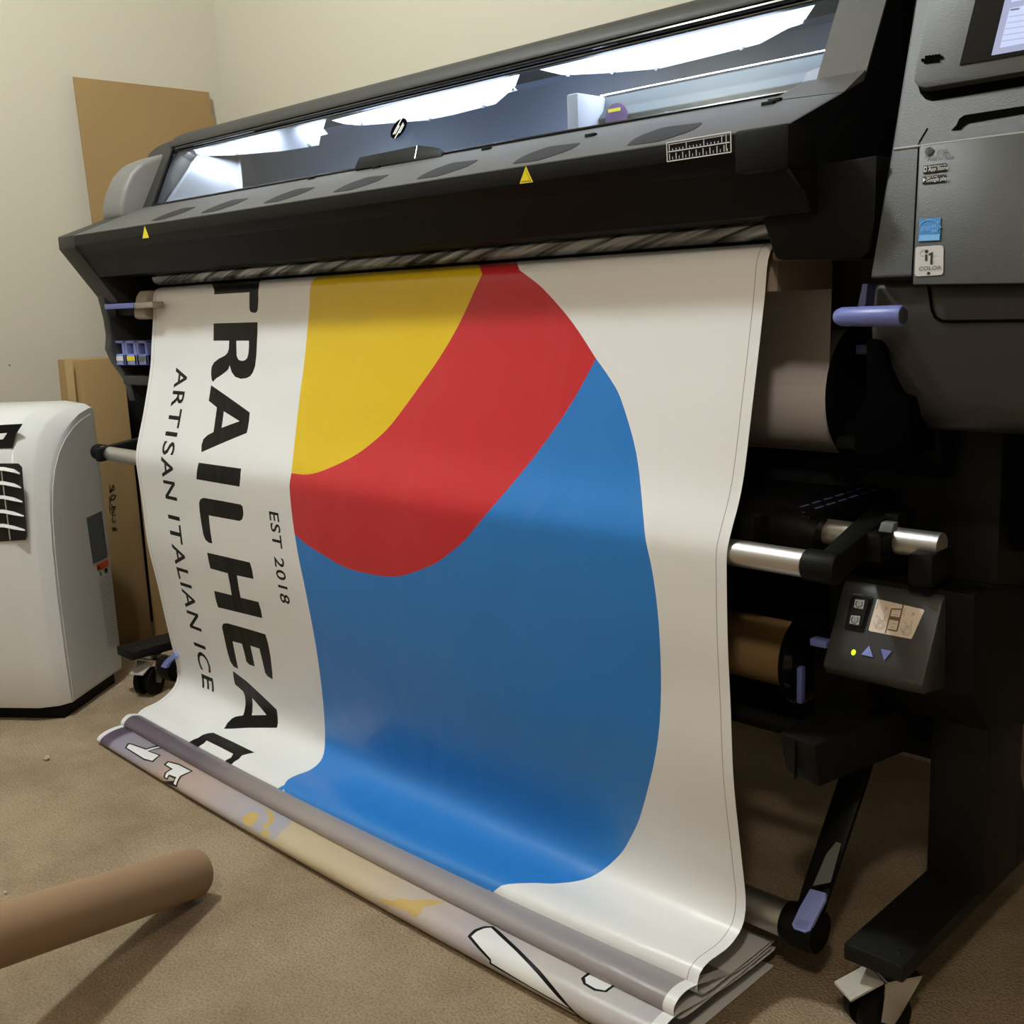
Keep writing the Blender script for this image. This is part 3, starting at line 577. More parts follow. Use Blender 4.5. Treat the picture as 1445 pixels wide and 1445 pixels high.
def caster(x, y, turn=.5):
    c = MB(); 
    for s in (-1, 1):
        c.tube([(s * .009, 0, .036), (s * .023, 0, .036)], .035, 28)
    c.tube([(-.025, 0, .036), (.025, 0, .036)], .008, 12)
    fk = MB(); fk.tube([(0, .018, .098), (0, .018, .108)], .027, 24); fk.tube([(0, .018, .088), (0, .018, .100)], .015, 16)
    for s in (-1, 1):
        fk.slab([Vector((s * .029, .045, .088)), Vector((s * .029, -.006, .088)), Vector((s * .029, -.012, .036)), Vector((s * .029, .006, .028)), Vector((s * .029, .014, .038))], (s, 0, 0), .0025)
    fk.box(-.029, .029, -.004, .045, .086, .090, .001)
    pd = MB(); pd.hexa([(-.020, -.050, .066), (.020, -.050, .066), (.020, -.050, .069), (-.020, -.050, .069), (-.020, -.004, .082), (.020, -.004, .082), (.020, -.004, .085), (-.020, -.004, .085)])
    rt = Matrix.Translation((x, y, 0)) @ Matrix.Rotation(turn, 4, 'Z')
    for m_ in (c, fk, pd): bmesh.ops.transform(m_.bm, matrix=rt, verts=m_.bm.verts)
    o = c.build('caster_wheel', M['black'], pr); fk.build('caster_fork', M['steel'], o); pd.build('brake_pedal', M['cream2'], o)
M['cream2'] = mat('brake_pedal_grey', (.42, .40, .36), .4)
caster(-.585, 1.215, -.55); caster(-2.555, 1.235, .5)
# ---- upper deflector bar, arms, second bar
MB().tube([(-2.55, 1.1785, .625), (-.655, 1.1515, .625)], .0168, 32).build('deflector_bar', M['alu'], pr)
MB().tube([(-2.585, 1.179, .625), (-2.58, 1.179, .625), (-2.555, 1.179, .625), (-2.55, 1.179, .625)], [.014, .019, .0195, .0195], 24).build('bar_end_cap', M['black'], pr)
MB().tube([(-.657, 1.151, .625), (-.655, 1.151, .625), (-.618, 1.151, .625), (-.614, 1.151, .625)], [.0175, .0192, .0195, .018], 28).build('bar_end_cap', M['nose'], pr)
MB().hexa([(-.64, 1.145, .640), (-.616, 1.145, .640), (-.616, 1.145, .608), (-.64, 1.145, .608), (-.66, 1.32, .672), (-.62, 1.32, .672), (-.62, 1.32, .63), (-.66, 1.32, .63)], .004).build('bar_arm', M['black'], pr)
MB().hexa([(-2.535, 1.15, .640), (-2.512, 1.15, .640), (-2.512, 1.15, .608), (-2.535, 1.15, .608), (-2.54, 1.42, .672), (-2.50, 1.42, .672), (-2.50, 1.42, .63), (-2.54, 1.42, .63)], .004).build('bar_arm', M['black'], pr)
q = at(1182, 752, 1, 1.27); MB().tube([(-.86, 1.27, q.z), (-.545, 1.27, q.z)], .0165, 28).build('support_bar', M['alu'], pr)
b = MB(); b.box(-.642, -.600, 1.225, 1.31, q.z - .02, q.z + .016, .005); b.box(-.572, -.54, 1.235, 1.30, q.z - .045, q.z - .004, .006); b.box(-.625, -.605, 1.28, 1.33, q.z + .01, q.z + .03, .003)
b.build('bar_clamp', M['black'], pr)
b = MB(); c = at(1248, 744, 1, 1.215); b.hexa([c + Vector(v) for v in ((-.008, 0, -.006), (.009, 0, -.006), (.010, .004, .005), (-.006, .004, .005), (-.008, .015, -.006), (.009, .015, -.006), (.010, .015, .005), (-.006, .015, .005))], .001)
b.build('clamp_lock', M['labelgrey'], pr)
# ---- loading table with dashed marks
MB().box(-2.44, -.755, 1.215, 1.47, .622, .662, .006).build('loading_table', M['black'], pr)
MB().box(-.83, -.755, 1.192, 1.226, .618, .664, .006).build('table_lip', M['nose'], pr)
MB().box(-.79, -.7895, 1.1905, 1.192, .622, .66).build('lip_seam', M['ink'], pr)
MB().tube([(-.757, 1.255, .640), (-.71, 1.255, .638), (-.695, 1.255, .636)], [.032, .029, .022], 24).build('table_end', M['black'], pr)
b = MB()
for k in range(7):
    y = 1.245 + k * .031
    for xx in (-.716, -.737): b.box(xx - .002, xx + .002, y, y + .019, .6655, .6662)
b.build('table_mark', M['blue'], pr, smooth=False)
MB().box(-.757, -.70, 1.235, 1.47, .63, .6655, .006).build('table_side', M['black'], pr)
# ---- take-up: control box
CT, CB = (1.254, .574), (1.206, .482)
nC = Vector((0, -(CT[1] - CB[1]), CT[0] - CB[0])).normalized(); cy = nC.cross(ex)
xa, xb = -.665, -.535
MB().prism([CT, CB, (1.214, .470), (1.27, .462), (1.31, .50), (1.30, .582), (1.262, .582)], xa, xb, .004).build('control_box', M['darkgrey2'] if 'darkgrey2' in M else M['nose'], pr)
def fc(px, py, off=.0008): return onp(px, py, CB, CT) + nC * off
def cs(x, y): return (1150 + x / 7.225, 820 + y / 7.225)
def cp(q, name, m, off=.0008, t=.0007, par=None): return MB().slab([fc(*cs(x, y), off) for x, y in q], nC, t).build(name, M[m], par or pr, smooth=False)
rk = cp([(395, 125), (585, 150), (600, 175), (500, 515), (480, 525), (310, 490), (303, 470), (380, 145)], 'rocker_switch', 'blackgloss', .0012, .003)
cp([(415, 145), (550, 172), (560, 190), (490, 460), (470, 475), (350, 450), (345, 430), (400, 165)], 'rocker', 'nose', .003, .003, rk)
for (x, y, ch_) in ((462, 240, '1'), (418, 402, '2')):
    L = cp([(x - 38, y - 48), (x + 55, y - 38), (x + 38, y + 52), (x - 55, y + 35)], 'switch_symbol', 'lightgrey', .0034, .0004, rk)
    b = MB(); o = fc(*cs(x, y), .0038)
    for k in range(16):
        t = 2.2 + k * .32; line3(b, o + ex * .0042 * math.cos(t) + cy * .0042 * math.sin(t), o + ex * .0042 * math.cos(t + .33) + cy * .0042 * math.sin(t + .33), .0011, nC)
    text_bm(b, ch_, o - cy * .0018, ex, cy, .0040, align='C', off=0); b.build('symbol_print', M['ink'], L, smooth=False)
lb = cp([(635, 190), (650, 186), (1105, 290), (1118, 305), (990, 585), (975, 590), (560, 512), (550, 495)], 'instruction_label', 'labelpaper', .0010, .0008)
b = MB()
def cl(a, c, w_=.0009, off=.0014): line3(b, fc(*cs(*a), off), fc(*cs(*c), off), w_, nC)
cl((905, 245), (840, 510), .0018); cl((745, 495), (838, 512), .0018); cl((785, 285), (885, 290), .0016); cl((785, 285), (722, 535), .0016); cl((765, 375), (865, 392), .0045)
b.build('label_diagram', M['labelprint'], lb, smooth=False)
b = MB()
for x0_, y0_ in ((690, 380), (965, 440)):
    o = fc(*cs(x0_ - 20, y0_ + 75), .0014)
    for k in range(20):
        t = k * .315; line3(b, o + ex * .0050 * math.cos(t) + cy * .0050 * math.sin(t), o + ex * .0050 * math.cos(t + .33) + cy * .0050 * math.sin(t + .33), .0006, nC); line3(b, o + ex * .0030 * math.cos(t) + cy * .0030 * math.sin(t), o + ex * .0030 * math.cos(t + .33) + cy * .0030 * math.sin(t + .33), .0006, nC)
    cl((x0_ - 60, y0_ - 30), (x0_ - 20, y0_ + 10), .0008); cl((x0_ + 30, y0_ - 30), (x0_ + 20, y0_ + 20), .0008); cl((x0_ - 50, y0_ + 20), (x0_ + 30, y0_ + 30), .0008); cl((x0_ - 90, y0_ + 30), (x0_ - 60, y0_ + 110), .0006)
    cl((x0_ - 40, y0_ - 160), (x0_ - 60, y0_ - 90), .0006); cl((x0_ + 30, y0_ - 120), (x0_ + 50, y0_ - 90), .0008); cl((x0_ + 60, y0_ - 110), (x0_ + 20, y0_ - 80), .0008)
cl((800, 300), (860, 310), .0006); cl((800, 340), (850, 350), .0006); cl((785, 430), (830, 440), .0006); cl((775, 470), (820, 478), .0006)
b.build('label_symbols', M['lightgrey'], lb, smooth=False)
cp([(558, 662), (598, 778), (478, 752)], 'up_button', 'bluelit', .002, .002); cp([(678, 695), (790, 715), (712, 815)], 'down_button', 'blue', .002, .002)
o = fc(*cs(395, 728), .0010); b = MB(); b.slab([o + ex * .0027 * math.cos(t) + cy * .0036 * math.sin(t) for t in [k * math.pi / 8 for k in range(16)]], nC, .0008); b.build('status_led', M['led'], pr, smooth=False)
# housing behind and under the control box
MB().prism([(1.262, .588), (1.27, .46), (1.32, .40), (1.48, .36), (1.56, .40), (1.56, .53), (1.30, .590)], -.69, -.50, .005).build('takeup_motor_housing', M['black'], pr)
MB().box(-.72, -.64, 1.28, 1.48, .36, .50, .006).build('takeup_hub_bracket', M['black'], pr)
MB().hexa([(-.700, 1.162, .398), (-.648, 1.162, .394), (-.648, 1.172, .334), (-.695, 1.172, .345), (-.70, 1.45, .40), (-.60, 1.45, .40), (-.60, 1.45, .33), (-.70, 1.45, .33)], .004).build('bracket_nose', M['nose'], pr)
MB().box(-.676, -.6755, 1.1595, 1.1685, .342, .392).build('bracket_seam', M['ink'], pr)
MB().tube([(-2.5, 1.30, .345), (-.70, 1.30, .345)], .013, 20).build('tension_bar', M['blackmetal'], pr)
bt = at(1158, 908, 1, 1.235)
MB().box(bt.x - .016, bt.x + .008, 1.235, 1.25, bt.z - .006, bt.z + .004, .002).build('hub_release_tab', M['blue'], pr)
# ---- lower deflector bar with arm and latch
MB().tube([(-2.38, 1.246, .100), (-.722, 1.225, .100)], .0245, 36).build('lower_deflector_bar', M['alu'], pr)
for (xx, s) in ((-.722, 1), (-2.38, -1)):
    cap = MB().tube([(xx, 1.225, .100), (xx + s * .010, 1.225, .100), (xx + s * .05, 1.225, .100)], [.026, .029, .028], 28).build('bar_end_cap', M['black'], pr)
    MB().hexa([(xx + s * .008, 1.205, .075), (xx + s * .048, 1.205, .075), (xx + s * .048, 1.235, .125), (xx + s * .008, 1.235, .125), (xx + s * .012, 1.40, .34), (xx + s * .052, 1.40, .34), (xx + s * .052, 1.44, .40), (xx + s * .012, 1.44, .40)], .004).build('swing_arm', M['black'], pr)
def ar(px, py): return onpl(px, py, (-.70, 1.1865, .10), (0, -.80, .60))
q = [(1143, 1254), (1165, 1260), (1164, 1270), (1148, 1302), (1143, 1313), (1135, 1316), (1120, 1311), (1117, 1304), (1128, 1280)]
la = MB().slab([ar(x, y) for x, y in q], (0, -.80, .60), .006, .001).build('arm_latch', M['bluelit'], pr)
b = MB()
for k in range(4): line3(b, ar(1122.5 + k * 1.1, 1307 - k * 2.9) + Vector((0, -.0008, .0006)), ar(1139 + k * 1.2, 1311 - k * 2.9) + Vector((0, -.0008, .0006)), .0006, (0, -.8, .6))
b.build('latch_ribs', M['blue'], la, smooth=False)
def ar2(px, py): return onpl(px, py, (-.70, 1.205, .128), (0, -.80, .60))
MB().slab([ar2(x, y) for x, y in ((1147, 1250), (1172, 1245), (1187, 1190), (1180, 1188), (1166, 1205))], (0, -.8, .6), .001).build('arm_strip', M['labelgrey'], pr, smooth=False)
# left end latch seen beside the banner
lt = [at(x, y, 1, 1.19) for x, y in ((227, 941), (231, 934), (238, 927), (246, 921), (248, 926), (241, 932), (236, 938), (234, 943))]
MB().slab(lt, (0, -1, 0), .008).build('arm_latch', M['bluelit'], pr)
# ---- the loaded roll and the spool are their own things
def flange(x, y, z, r, par, tabs=True):
    f = MB().tube([(x, y, z), (x + .008, y, z), (x + .022, y, z), (x + .03, y, z)], [r, r, r * .8, r * .45], 40).build('hub_flange', M['blackgloss'], par)
    return f
rl = thing('media_roll', 'blank white media roll loaded behind the right edge of the banner', 'roll', (-1.5, 1.48, .80))
MB().pipe((-2.34, 1.482, .798), (-.765, 1.482, .798), .088, .045).build('media', M['paperroll'], rl)
wb_ = MB(); wb_.prism([(1.395, .80), (1.396, .80), (1.401, .978), (1.400, .978)], -2.34, -.765); wb_.build('media_lead', M['paperroll'], rl)
fl = flange(-.764, 1.482, .798, .098, rl)
MB().box(-.742, -.715, 1.425, 1.45, .855, .868, .002).build('hub_tab', M['blue'], fl); MB().box(-.748, -.742, 1.415, 1.43, .765, .82, .002).build('hub_tab', M['blue'], fl)
tk = thing('takeup_core', 'bare brown cardboard core on the take-up, low behind the banner', 'cardboard core', (-1.5, 1.35, .43))
MB().pipe((-2.40, 1.35, .432), (-.775, 1.35, .432), .047, .040).build('core', M['card'], tk)
fl2 = flange(-.775, 1.35, .432, .066, tk)
MB().box(-.752, -.744, 1.294, 1.306, .385, .437, .002).build('hub_tab', M['blue'], fl2)
# ------------------------------------------------------------------ the printed banner: one continuous web
XR, XLb = -.757, -2.342
ST = [((1.52, 1.006), (1.52, 1.006)), ((1.40, 1.007), (1.40, 1.006)), ((1.29, 1.006), (1.29, 1.005)), ((1.243, 1.003), (1.25, 1.002)), ((1.226, .985), (1.237, .985)),
      ((1.218, .938), (1.232, .94)), ((1.206, .878), (1.222, .88)), ((1.193, .817), (1.212, .823)), ((1.169, .711), (1.187, .734)), ((1.144, .655), (1.163, .66)),
      ((1.1345, .632), (1.157, .634)), ((1.133, .605), (1.156, .610)), ((1.135, .513), (1.160, .53)), ((1.141, .429), (1.163, .431)), ((1.148, .319), (1.177, .33)),
      ((1.166, .206), (1.190, .225)), ((1.176, .145), (1.200, .155)), ((1.175, .118), (1.204, .115)), ((1.167, .101), (1.199, .090)), ((1.149, .091), (1.181, .070)),
      ((1.128, .087), (1.149, .055)), ((1.088, .088), (1.113, .049)), ((1.069, .081), (1.097, .042)), ((1.063, .064), (1.091, .033)), ((1.071, .049), (1.099, .025)),
      ((1.10, .045), (1.13, .023))]
FO = [((1.10, .045), (1.13, .023)), ((1.17, .045), (1.19, .022)), ((1.24, .045), (1.255, .022)), ((1.252, .0425), (1.262, .020)), ((1.24, .040), (1.255, .0185)),
      ((1.16, .041), (1.18, .0185)), ((1.09, .060), (1.11, .036)), ((1.055, .070), (1.082, .0445)), ((1.03, .071), (1.068, .045)), ((1.014, .063), (1.055, .036)), ((1.013, .050), (1.053, .026)),
      ((1.028, .038), (1.064, .0175)), ((1.06, .0345), (1.09, .0155)), ((1.16, .034), (1.18, .0150)), ((1.245, .034), (1.258, .0145)), ((1.254, .0305), (1.264, .0125)), ((1.245, .027), (1.258, .0105)),
      ((1.14, .030), (1.16, .0125)), ((1.06, .042), (1.10, .019)), ((1.025, .048), (1.065, .025)), ((1.00, .047), (1.035, .026)), ((.981, .040), (1.008, .021)), ((.972, .026), (.994, .012)),
      ((.976, .010), (.996, .004)), ((.99, .004), (1.01, .002)), ((1.05, .0025), (1.06, .0015)), ((1.15, .0025), (1.16, .0015)), ((1.25, .0025), (1.26, .0015))]
def resample(st, n):
    A = np.array([[*a, *b] for a, b in st], float); k = len(A); out = []
    for i in range(k - 1):
        p0 = A[max(i - 1, 0)]; p1 = A[i]; p2 = A[i + 1]; p3 = A[min(i + 2, k - 1)]
        for t in np.linspace(0, 1, n, endpoint=False):
            # centripetal-ish: limited tangents
            m1 = (p2 - p0) / 2; m2 = (p3 - p1) / 2; L = np.abs(p2 - p1).max() * 1.3
            m1 = m1 * min(1, L / (np.abs(m1).max() + 1e-9)); m2 = m2 * min(1, L / (np.abs(m2).max() + 1e-9))
            out.append((2 * t**3 - 3 * t**2 + 1) * p1 + (t**3 - 2 * t**2 + t) * m1 + (-2 * t**3 + 3 * t**2) * p2 + (t**3 - t**2) * m2)
    out.append(A[-1]); out = np.array(out)
    s = np.concatenate([[0], np.cumsum((np.hypot(*(out[1:, :2] - out[:-1, :2]).T) + np.hypot(*(out[1:, 2:] - out[:-1, 2:]).T)) / 2)])
    return out, s
def ccw(p):
    p = [tuple(q) for q in p]; a = sum(p[i][0] * p[(i + 1) % len(p)][1] - p[(i + 1) % len(p)][0] * p[i][1] for i in range(len(p)))
    return p if a > 0 else p[::-1]
class Sheet:
    def __init__(self, st, bow=0., tip=0.): self.out, self.s = resample(st, 10); self.bow = bow; self.tip = tip; self.k = (self.s[180], self.s[220]) if tip else (0, 1)
    def P(self, u, s):                                    # u 0..1 left to right
        yR, zR, yL, zL = [np.interp(s, self.s, self.out[:, i]) for i in range(4)]
        t_ = np.clip((s - self.k[0]) / (self.k[1] - self.k[0]), 0, 1); bow = self.bow + self.tip * t_ * t_ * (3 - 2 * t_)
        return np.stack([XLb + (XR - XLb) * u + 0 * s, yL + (yR - yL) * u - bow * 4 * u * (1 - u), zL + (zR - zL) * u], -1)
    def inv(self, px, py, s0=None, s1=None):
        s0 = 0 if s0 is None else s0; s1 = self.s[-1] if s1 is None else s1
        U, S = np.meshgrid(np.linspace(0, 1, 60), np.linspace(s0, s1, 240)); X, Y = proj(self.P(U, S)); d = (X - px)**2 + (Y - py)**2; k = np.unravel_index(d.argmin(), d.shape)
        u, s = U[k], S[k]
        for _ in range(12):
            f = lambda u, s: np.array(proj(self.P(np.float64(u), np.float64(s))))
            e = f(u, s) - np.array([px, py]); J = np.array([(f(u + 1e-4, s) - f(u - 1e-4, s)) / 2e-4, (f(u, s + 1e-3) - f(u, s - 1e-3)) / 2e-3]).T
            try: du, ds = np.linalg.solve(J, e)
            except Exception: break
            u -= float(np.clip(du, -.02, .02)); s -= float(np.clip(ds, -.02, .02)); s = min(max(s, s0), s1)
        return (float(u), float(s))
    def mesh(self, name, shapes, mats, base, parent, du=.02, ds=.010, ucuts=()):
        """shapes: list of (polygon in (u,s), material index), later ones on top"""
        W_ = XR - XLb; smax = self.s[-1]; verts = []; edges = []; faces = []
        ns = int(smax / ds) + 1; nu = int(1 / du) + 1
        rng = random.Random(3)
        for i in range(nu + 1):
            for j in range(ns + 1): verts.append(Vector((i / nu * W_, j / ns * smax)))
        polys = []
        for poly, mi in shapes:
            q = [(min(max(u, 0.0), 1.0) * W_, min(max(s, 0.), smax)) for u, s in poly]; k0 = len(verts); dense = []
            for i in range(len(q)):
                a_, c_ = q[i], q[(i + 1) % len(q)]; n_ = max(1, int(math.ceil(max(abs(c_[1] - a_[1]) / ds, abs(c_[0] - a_[0]) / (du * W_)))))
                for t in range(n_): dense.append((a_[0] + (c_[0] - a_[0]) * t / n_, a_[1] + (c_[1] - a_[1]) * t / n_))
            verts += [Vector(p) for p in dense]; m_ = len(dense)
            edges += [(k0 + i, k0 + (i + 1) % m_) for i in range(m_)]; polys.append((np.array(q), mi))
        V, E, F, ov, oe, of = delaunay_2d_cdt(verts, edges, [], 0, 1e-6)
        VA = np.array([tuple(v) for v in V]); cen = VA[np.array([list(f) for f in F])].mean(1); mi_ = np.full(len(F), base)
        for q, mi in polys:
            x, y = cen[:, 0], cen[:, 1]; ins = np.zeros(len(cen), bool); n_ = len(q)
            for i in range(n_):
                (xa, ya), (xb_, yb_) = q[i], q[(i + 1) % n_]
                if ya == yb_: continue
                ins ^= ((ya > y) != (yb_ > y)) & (x < (xb_ - xa) * (y - ya) / (yb_ - ya) + xa)
            mi_[ins] = mi
        co = self.P(VA[:, 0] / W_, VA[:, 1])
        me = bpy.data.meshes.new(name); me.from_pydata([tuple(c) for c in co], [], [tuple(f) for f in F])
        for m in mats: me.materials.append(m)
        for p, k in zip(me.polygons, mi_): p.material_index = int(k)
        me.shade_smooth(); me.update()
        ob = bpy.data.objects.new(name, me); C.objects.link(ob)
        if parent is not None: put(ob, parent)
        return ob
def curve(pts, n=6):
    P = [np.array(p, float) for p in pts]; out = []
    for i in range(len(P) - 1):
        p0 = P[max(i - 1, 0)]; p1 = P[i]; p2 = P[i + 1]; p3 = P[min(i + 2, len(P) - 1)]
        d = lambda a, b: max(np.linalg.norm(a - b) ** .5, 1e-6)
        t0 = 0; t1 = t0 + d(p0, p1) if i else -1; 
        for t in np.linspace(0, 1, n, endpoint=False):
            m1 = (p2 - p0) / 2 * min(1, 1.2 * np.linalg.norm(p2 - p1) / (np.linalg.norm(p2 - p0) / 2 + 1e-9)); m2 = (p3 - p1) / 2 * min(1, 1.2 * np.linalg.norm(p2 - p1) / (np.linalg.norm(p3 - p1) / 2 + 1e-9))
            out.append((2 * t**3 - 3 * t**2 + 1) * p1 + (t**3 - 2 * t**2 + t) * m1 + (-2 * t**3 + 3 * t**2) * p2 + (t**3 - t**2) * m2)
    out.append(P[-1]); return [tuple(p) for p in out]
SH = Sheet(ST, 0., .022)
I = lambda pts: [SH.inv(x, y) for x, y in pts]
c6 = lambda pts: [(190 + x / 4.515, 380 + y / 4.515) for x, y in pts]
c7 = lambda pts: [(190 + x / 4.378, 680 + y / 4.378) for x, y in pts]
LE1 = curve([(438.5, 392.5), (437, 425), (434.6, 457.6), (429.5, 510), (423.6, 555), (417, 612), (411.2, 667.6)], 3)
LE2 = curve([(411.2, 667.6), (408.6, 685), (410, 707), (412.5, 730), (415.8, 753.5)], 3)
LE3 = curve([(415.8, 753.5), (422, 790), (430, 828), (446, 913), (456, 991), (458.5, 1043), (455, 1069), (440, 1085), (418, 1094), (407.3, 1099.5), (402, 1106), (400.5, 1112), (402, 1118), (408, 1124)], 4)
RE1 = curve([(708, 366.5), (722.6, 374), (745, 390), (768, 409), (807, 454), (841, 506)], 4)
RE2 = curve([(841, 506), (860, 533), (875.6, 561.6), (898, 639.7), (908, 730.7), (911.4, 763), (921, 809), (929.6, 880), (932.8, 978), (925.7, 1062), (905, 1147), (892, 1178), (872, 1209), (833, 1238), (787.8, 1246.5), (755, 1246), (722.8, 1247), (703, 1251), (688, 1257), (672, 1262)], 4)
YR = curve([(687, 374), (672, 405), (651, 451), (630, 489), (605.7, 526), (553.7, 597), (525, 625), (495, 646), (456, 664), (433, 669.6), (411.2, 667.6)], 4)
RB = curve([(841, 506), (822, 542), (800.8, 578), (780, 609), (755, 643), (722, 684), (690, 721), (657.7, 760), (635, 780), (612, 796), (573, 811), (544, 813.5), (501.6, 805.5), (478, 796), (456, 783), (434, 769), (415.8, 753.5)], 4)
le1, le2, le3, re1, re2, yr, rb = map(I, (LE1[3:], LE2, LE3, RE1, RE2, YR, RB))
ff = lambda px, py: SH.inv(px, py)
send = SH.s[-1]
low = [(le3[-1][0] + .001, send - .004), (re2[-1][0], send - .004)]
tipcap = I(curve([(687, 374), (690, 369.5), (694, 367), (701, 366), (708, 366.5)], 2))
blue = le1 + le2[1:] + le3[1:] + low + re2[::-1] + re1[::-1][1:] + tipcap[::-1][1:] + [(yr[0][0], le1[0][1] - .15), (le1[0][0], le1[0][1] - .15)]
redp = le2 + rb[::-1][1:] + re1[::-1][1:] + tipcap[::-1][1:] + yr[1:-1]
yellowp = [(le1[0][0], le1[0][1] - .15)] + le1 + yr[::-1][1:] + [(yr[0][0] + .003, le1[0][1] - .15)]
shapes = [(blue, 1), (redp, 2), (yellowp, 3)]
T_ = c6([(507, 160), (508, 135), (522, 95), (550, 68), (610, 55), (700, 45), (815, 40), (800, 75), (793, 110), (789, 190), (785, 252), (779, 270), (768, 278), (750, 276), (736, 268), (731, 250), (732, 146)])
R_ = c6([(503, 345), (783, 337), (783, 400), (779, 480), (775, 560), (767, 620), (752, 660), (735, 682), (712, 694), (675, 698), (640, 685), (618, 655), (605, 612), (598, 635), (582, 652), (550, 676), (520, 695), (498, 718), (490, 700), (487, 670), (488, 640), (492, 618), (505, 594), (535, 570), (575, 550), (592, 532), (600, 505), (602, 455), (502, 455)])
Rh = c6([(648, 455), (728, 455), (728, 495), (725, 535), (717, 565), (703, 580), (682, 584), (662, 577), (650, 552)])
A1 = c6([(487, 738), (733, 912), (730, 960), (722, 1010), (714, 1043), (425, 1166), (426, 1120), (438, 1082), (465, 1056), (502, 1037), (513, 960), (524, 880), (472, 838)])
A1h = c6([(568, 905), (668, 968), (554, 1010)])
I_ = c6([(408, 1232), (679, 1270), (674, 1330), (668, 1385), (393, 1338), (396, 1290)])
L_ = c7([(425, 98), (540, 118), (655, 140), (667, 152), (671, 180), (672, 205), (664, 232), (648, 242), (550, 224), (458, 207), (463, 260), (469, 310), (480, 380), (458, 376), (437, 358), (424, 325), (411, 250), (401, 180), (398, 130), (405, 108)])
H_ = c7([(448, 437), (580, 467), (712, 498), (725, 540), (735, 600), (632, 578), (643, 650), (655, 715), (765, 742), (780, 790), (789, 842), (650, 808), (515, 775), (500, 725), (491, 673), (600, 700), (588, 630), (575, 565), (468, 535), (455, 480)])
E_ = c7([(552, 874), (572, 873), (690, 906), (808, 942), (825, 1000), (840, 1080), (850, 1170), (853, 1220), (822, 1202), (806, 1180), (790, 1110), (770, 1030), (715, 1012), (728, 1070), (742, 1140), (710, 1130), (690, 1110), (676, 1050), (662, 1000), (605, 985), (620, 1060), (640, 1155), (612, 1142), (592, 1112), (573, 1050), (555, 970), (540, 900), (543, 882)])
A2 = [(328.6, 946.8), (347, 960.5), (366, 978), (390.5, 1001.5), (392, 1014), (391, 1027), (372, 1027), (350, 1027), (316, 1028.5), (321, 1020), (327, 1014), (333, 1011), (343, 1009.5), (345.5, 1000), (346.3, 990), (345.5, 982), (343, 975.5), (331.5, 965.5), (329.5, 956)]
A2h = [(355.9, 985), (366, 996.5), (376, 1009), (355.3, 1009.3), (356.3, 1000)]
D_ = [(276.4, 1058), (275, 1052), (276.5, 1046), (280, 1041), (286, 1037), (294, 1034.5), (301.3, 1034), (330, 1047.5), (359.4, 1061.9), (349.8, 1063.8), (341.5, 1066), (337.3, 1071), (336, 1085), (330, 1084), (324.3, 1081), (323.8, 1075), (326, 1069), (329, 1063.8), (310, 1054), (291.6, 1045), (287.8, 1049), (285.5, 1059.7)]
for q in (T_, R_, A1, I_, L_, H_, E_, A2, D_): shapes.append((I(q), 4))
for q in (Rh, A1h, A2h): shapes.append((I(q), 0))
# small wording, letter outlines mapped onto the web
def glyphs(body):
    cu = bpy.data.curves.new('t', 'FONT'); cu.body = body; cu.size = 1; cu.resolution_u = 3; cu.space_character = 1.12; cu.offset = .014
    o = bpy.data.objects.new('t', cu); C.objects.link(o); bpy.context.view_layer.update(); me = o.to_mesh()
    bm = bmesh.new(); bm.from_mesh(me); bmesh.ops.remove_doubles(bm, verts=bm.verts, dist=1e-5)
    adj = {}
    for e in bm.edges:
        if len(e.link_faces) == 1:
            f = e.link_faces[0]
            for l in f.loops:
                if l.edge == e: adj[l.vert.index] = l.link_loop_next.vert.index
    bm.verts.ensure_lookup_table(); loops = []; seen = set()
    for k in list(adj):
        if k in seen: continue
        L = []; c = k
        while c not in seen and c in adj: seen.add(c); L.append((bm.verts[c].co.x, bm.verts[c].co.y)); c = adj[c]
        if len(L) > 2: loops.append(L)
    bm.free(); o.to_mesh_clear(); bpy.data.objects.remove(o); bpy.data.curves.remove(cu)
    area = lambda L: sum(L[i][0] * L[(i + 1) % len(L)][1] - L[(i + 1) % len(L)][0] * L[i][1] for i in range(len(L))) / 2
    big = max(loops, key=lambda L: abs(area(L))); sg = 1 if area(big) > 0 else -1
    return [(L, area(L) * sg > 0) for L in loops]
def webtext(body, u_base, u_top, s0, s1, slim=0., mi=4, sheet=SH):
    G = glyphs(body); xs = [p[0] for L, o in G for p in L]; ys = [p[1] for L, o in G for p in L]; x0, x1 = min(xs), max(xs); y1 = max(ys)
    for solid in (True, False):
        for L, o in G:
            if o == solid:
                shapes.append(([(u_base + (u_top - u_base) * y / y1, s0 + (s1 - s0) * (x - x0) / (x1 - x0)) for x, y in L], mi if solid else 0))
# anchors read from the photograph
a0 = SH.inv(*c6([(262, 625)])[0]); a1 = SH.inv(*c7([(430, 1275)])[0]); at0 = SH.inv(*c6([(335, 690)])[0]); at1 = SH.inv(*c7([(490, 1290)])[0])
e0 = SH.inv(*c7([(825, 180)])[0]); e1 = SH.inv(*c7([(910, 745)])[0]); et0 = SH.inv(*c7([(884, 190)])[0]); et1 = SH.inv(*c7([(965, 750)])[0])
print('TEXT', a0, a1, at0, at1, e0, e1, et0, et1)
ub = (SH.inv(*c6([(250, 760)])[0])[0] + SH.inv(*c7([(415, 1285)])[0])[0]) / 2
ut = (at0[0] + at1[0]) / 2
webtext('ARTISAN ITALIAN ICE', ub, ut, a0[1], a1[1])
webtext('EST 2018', (e0[0] + e1[0]) / 2, (et0[0] + et1[0]) / 2, e0[1], e1[1])
w = XR - XLb
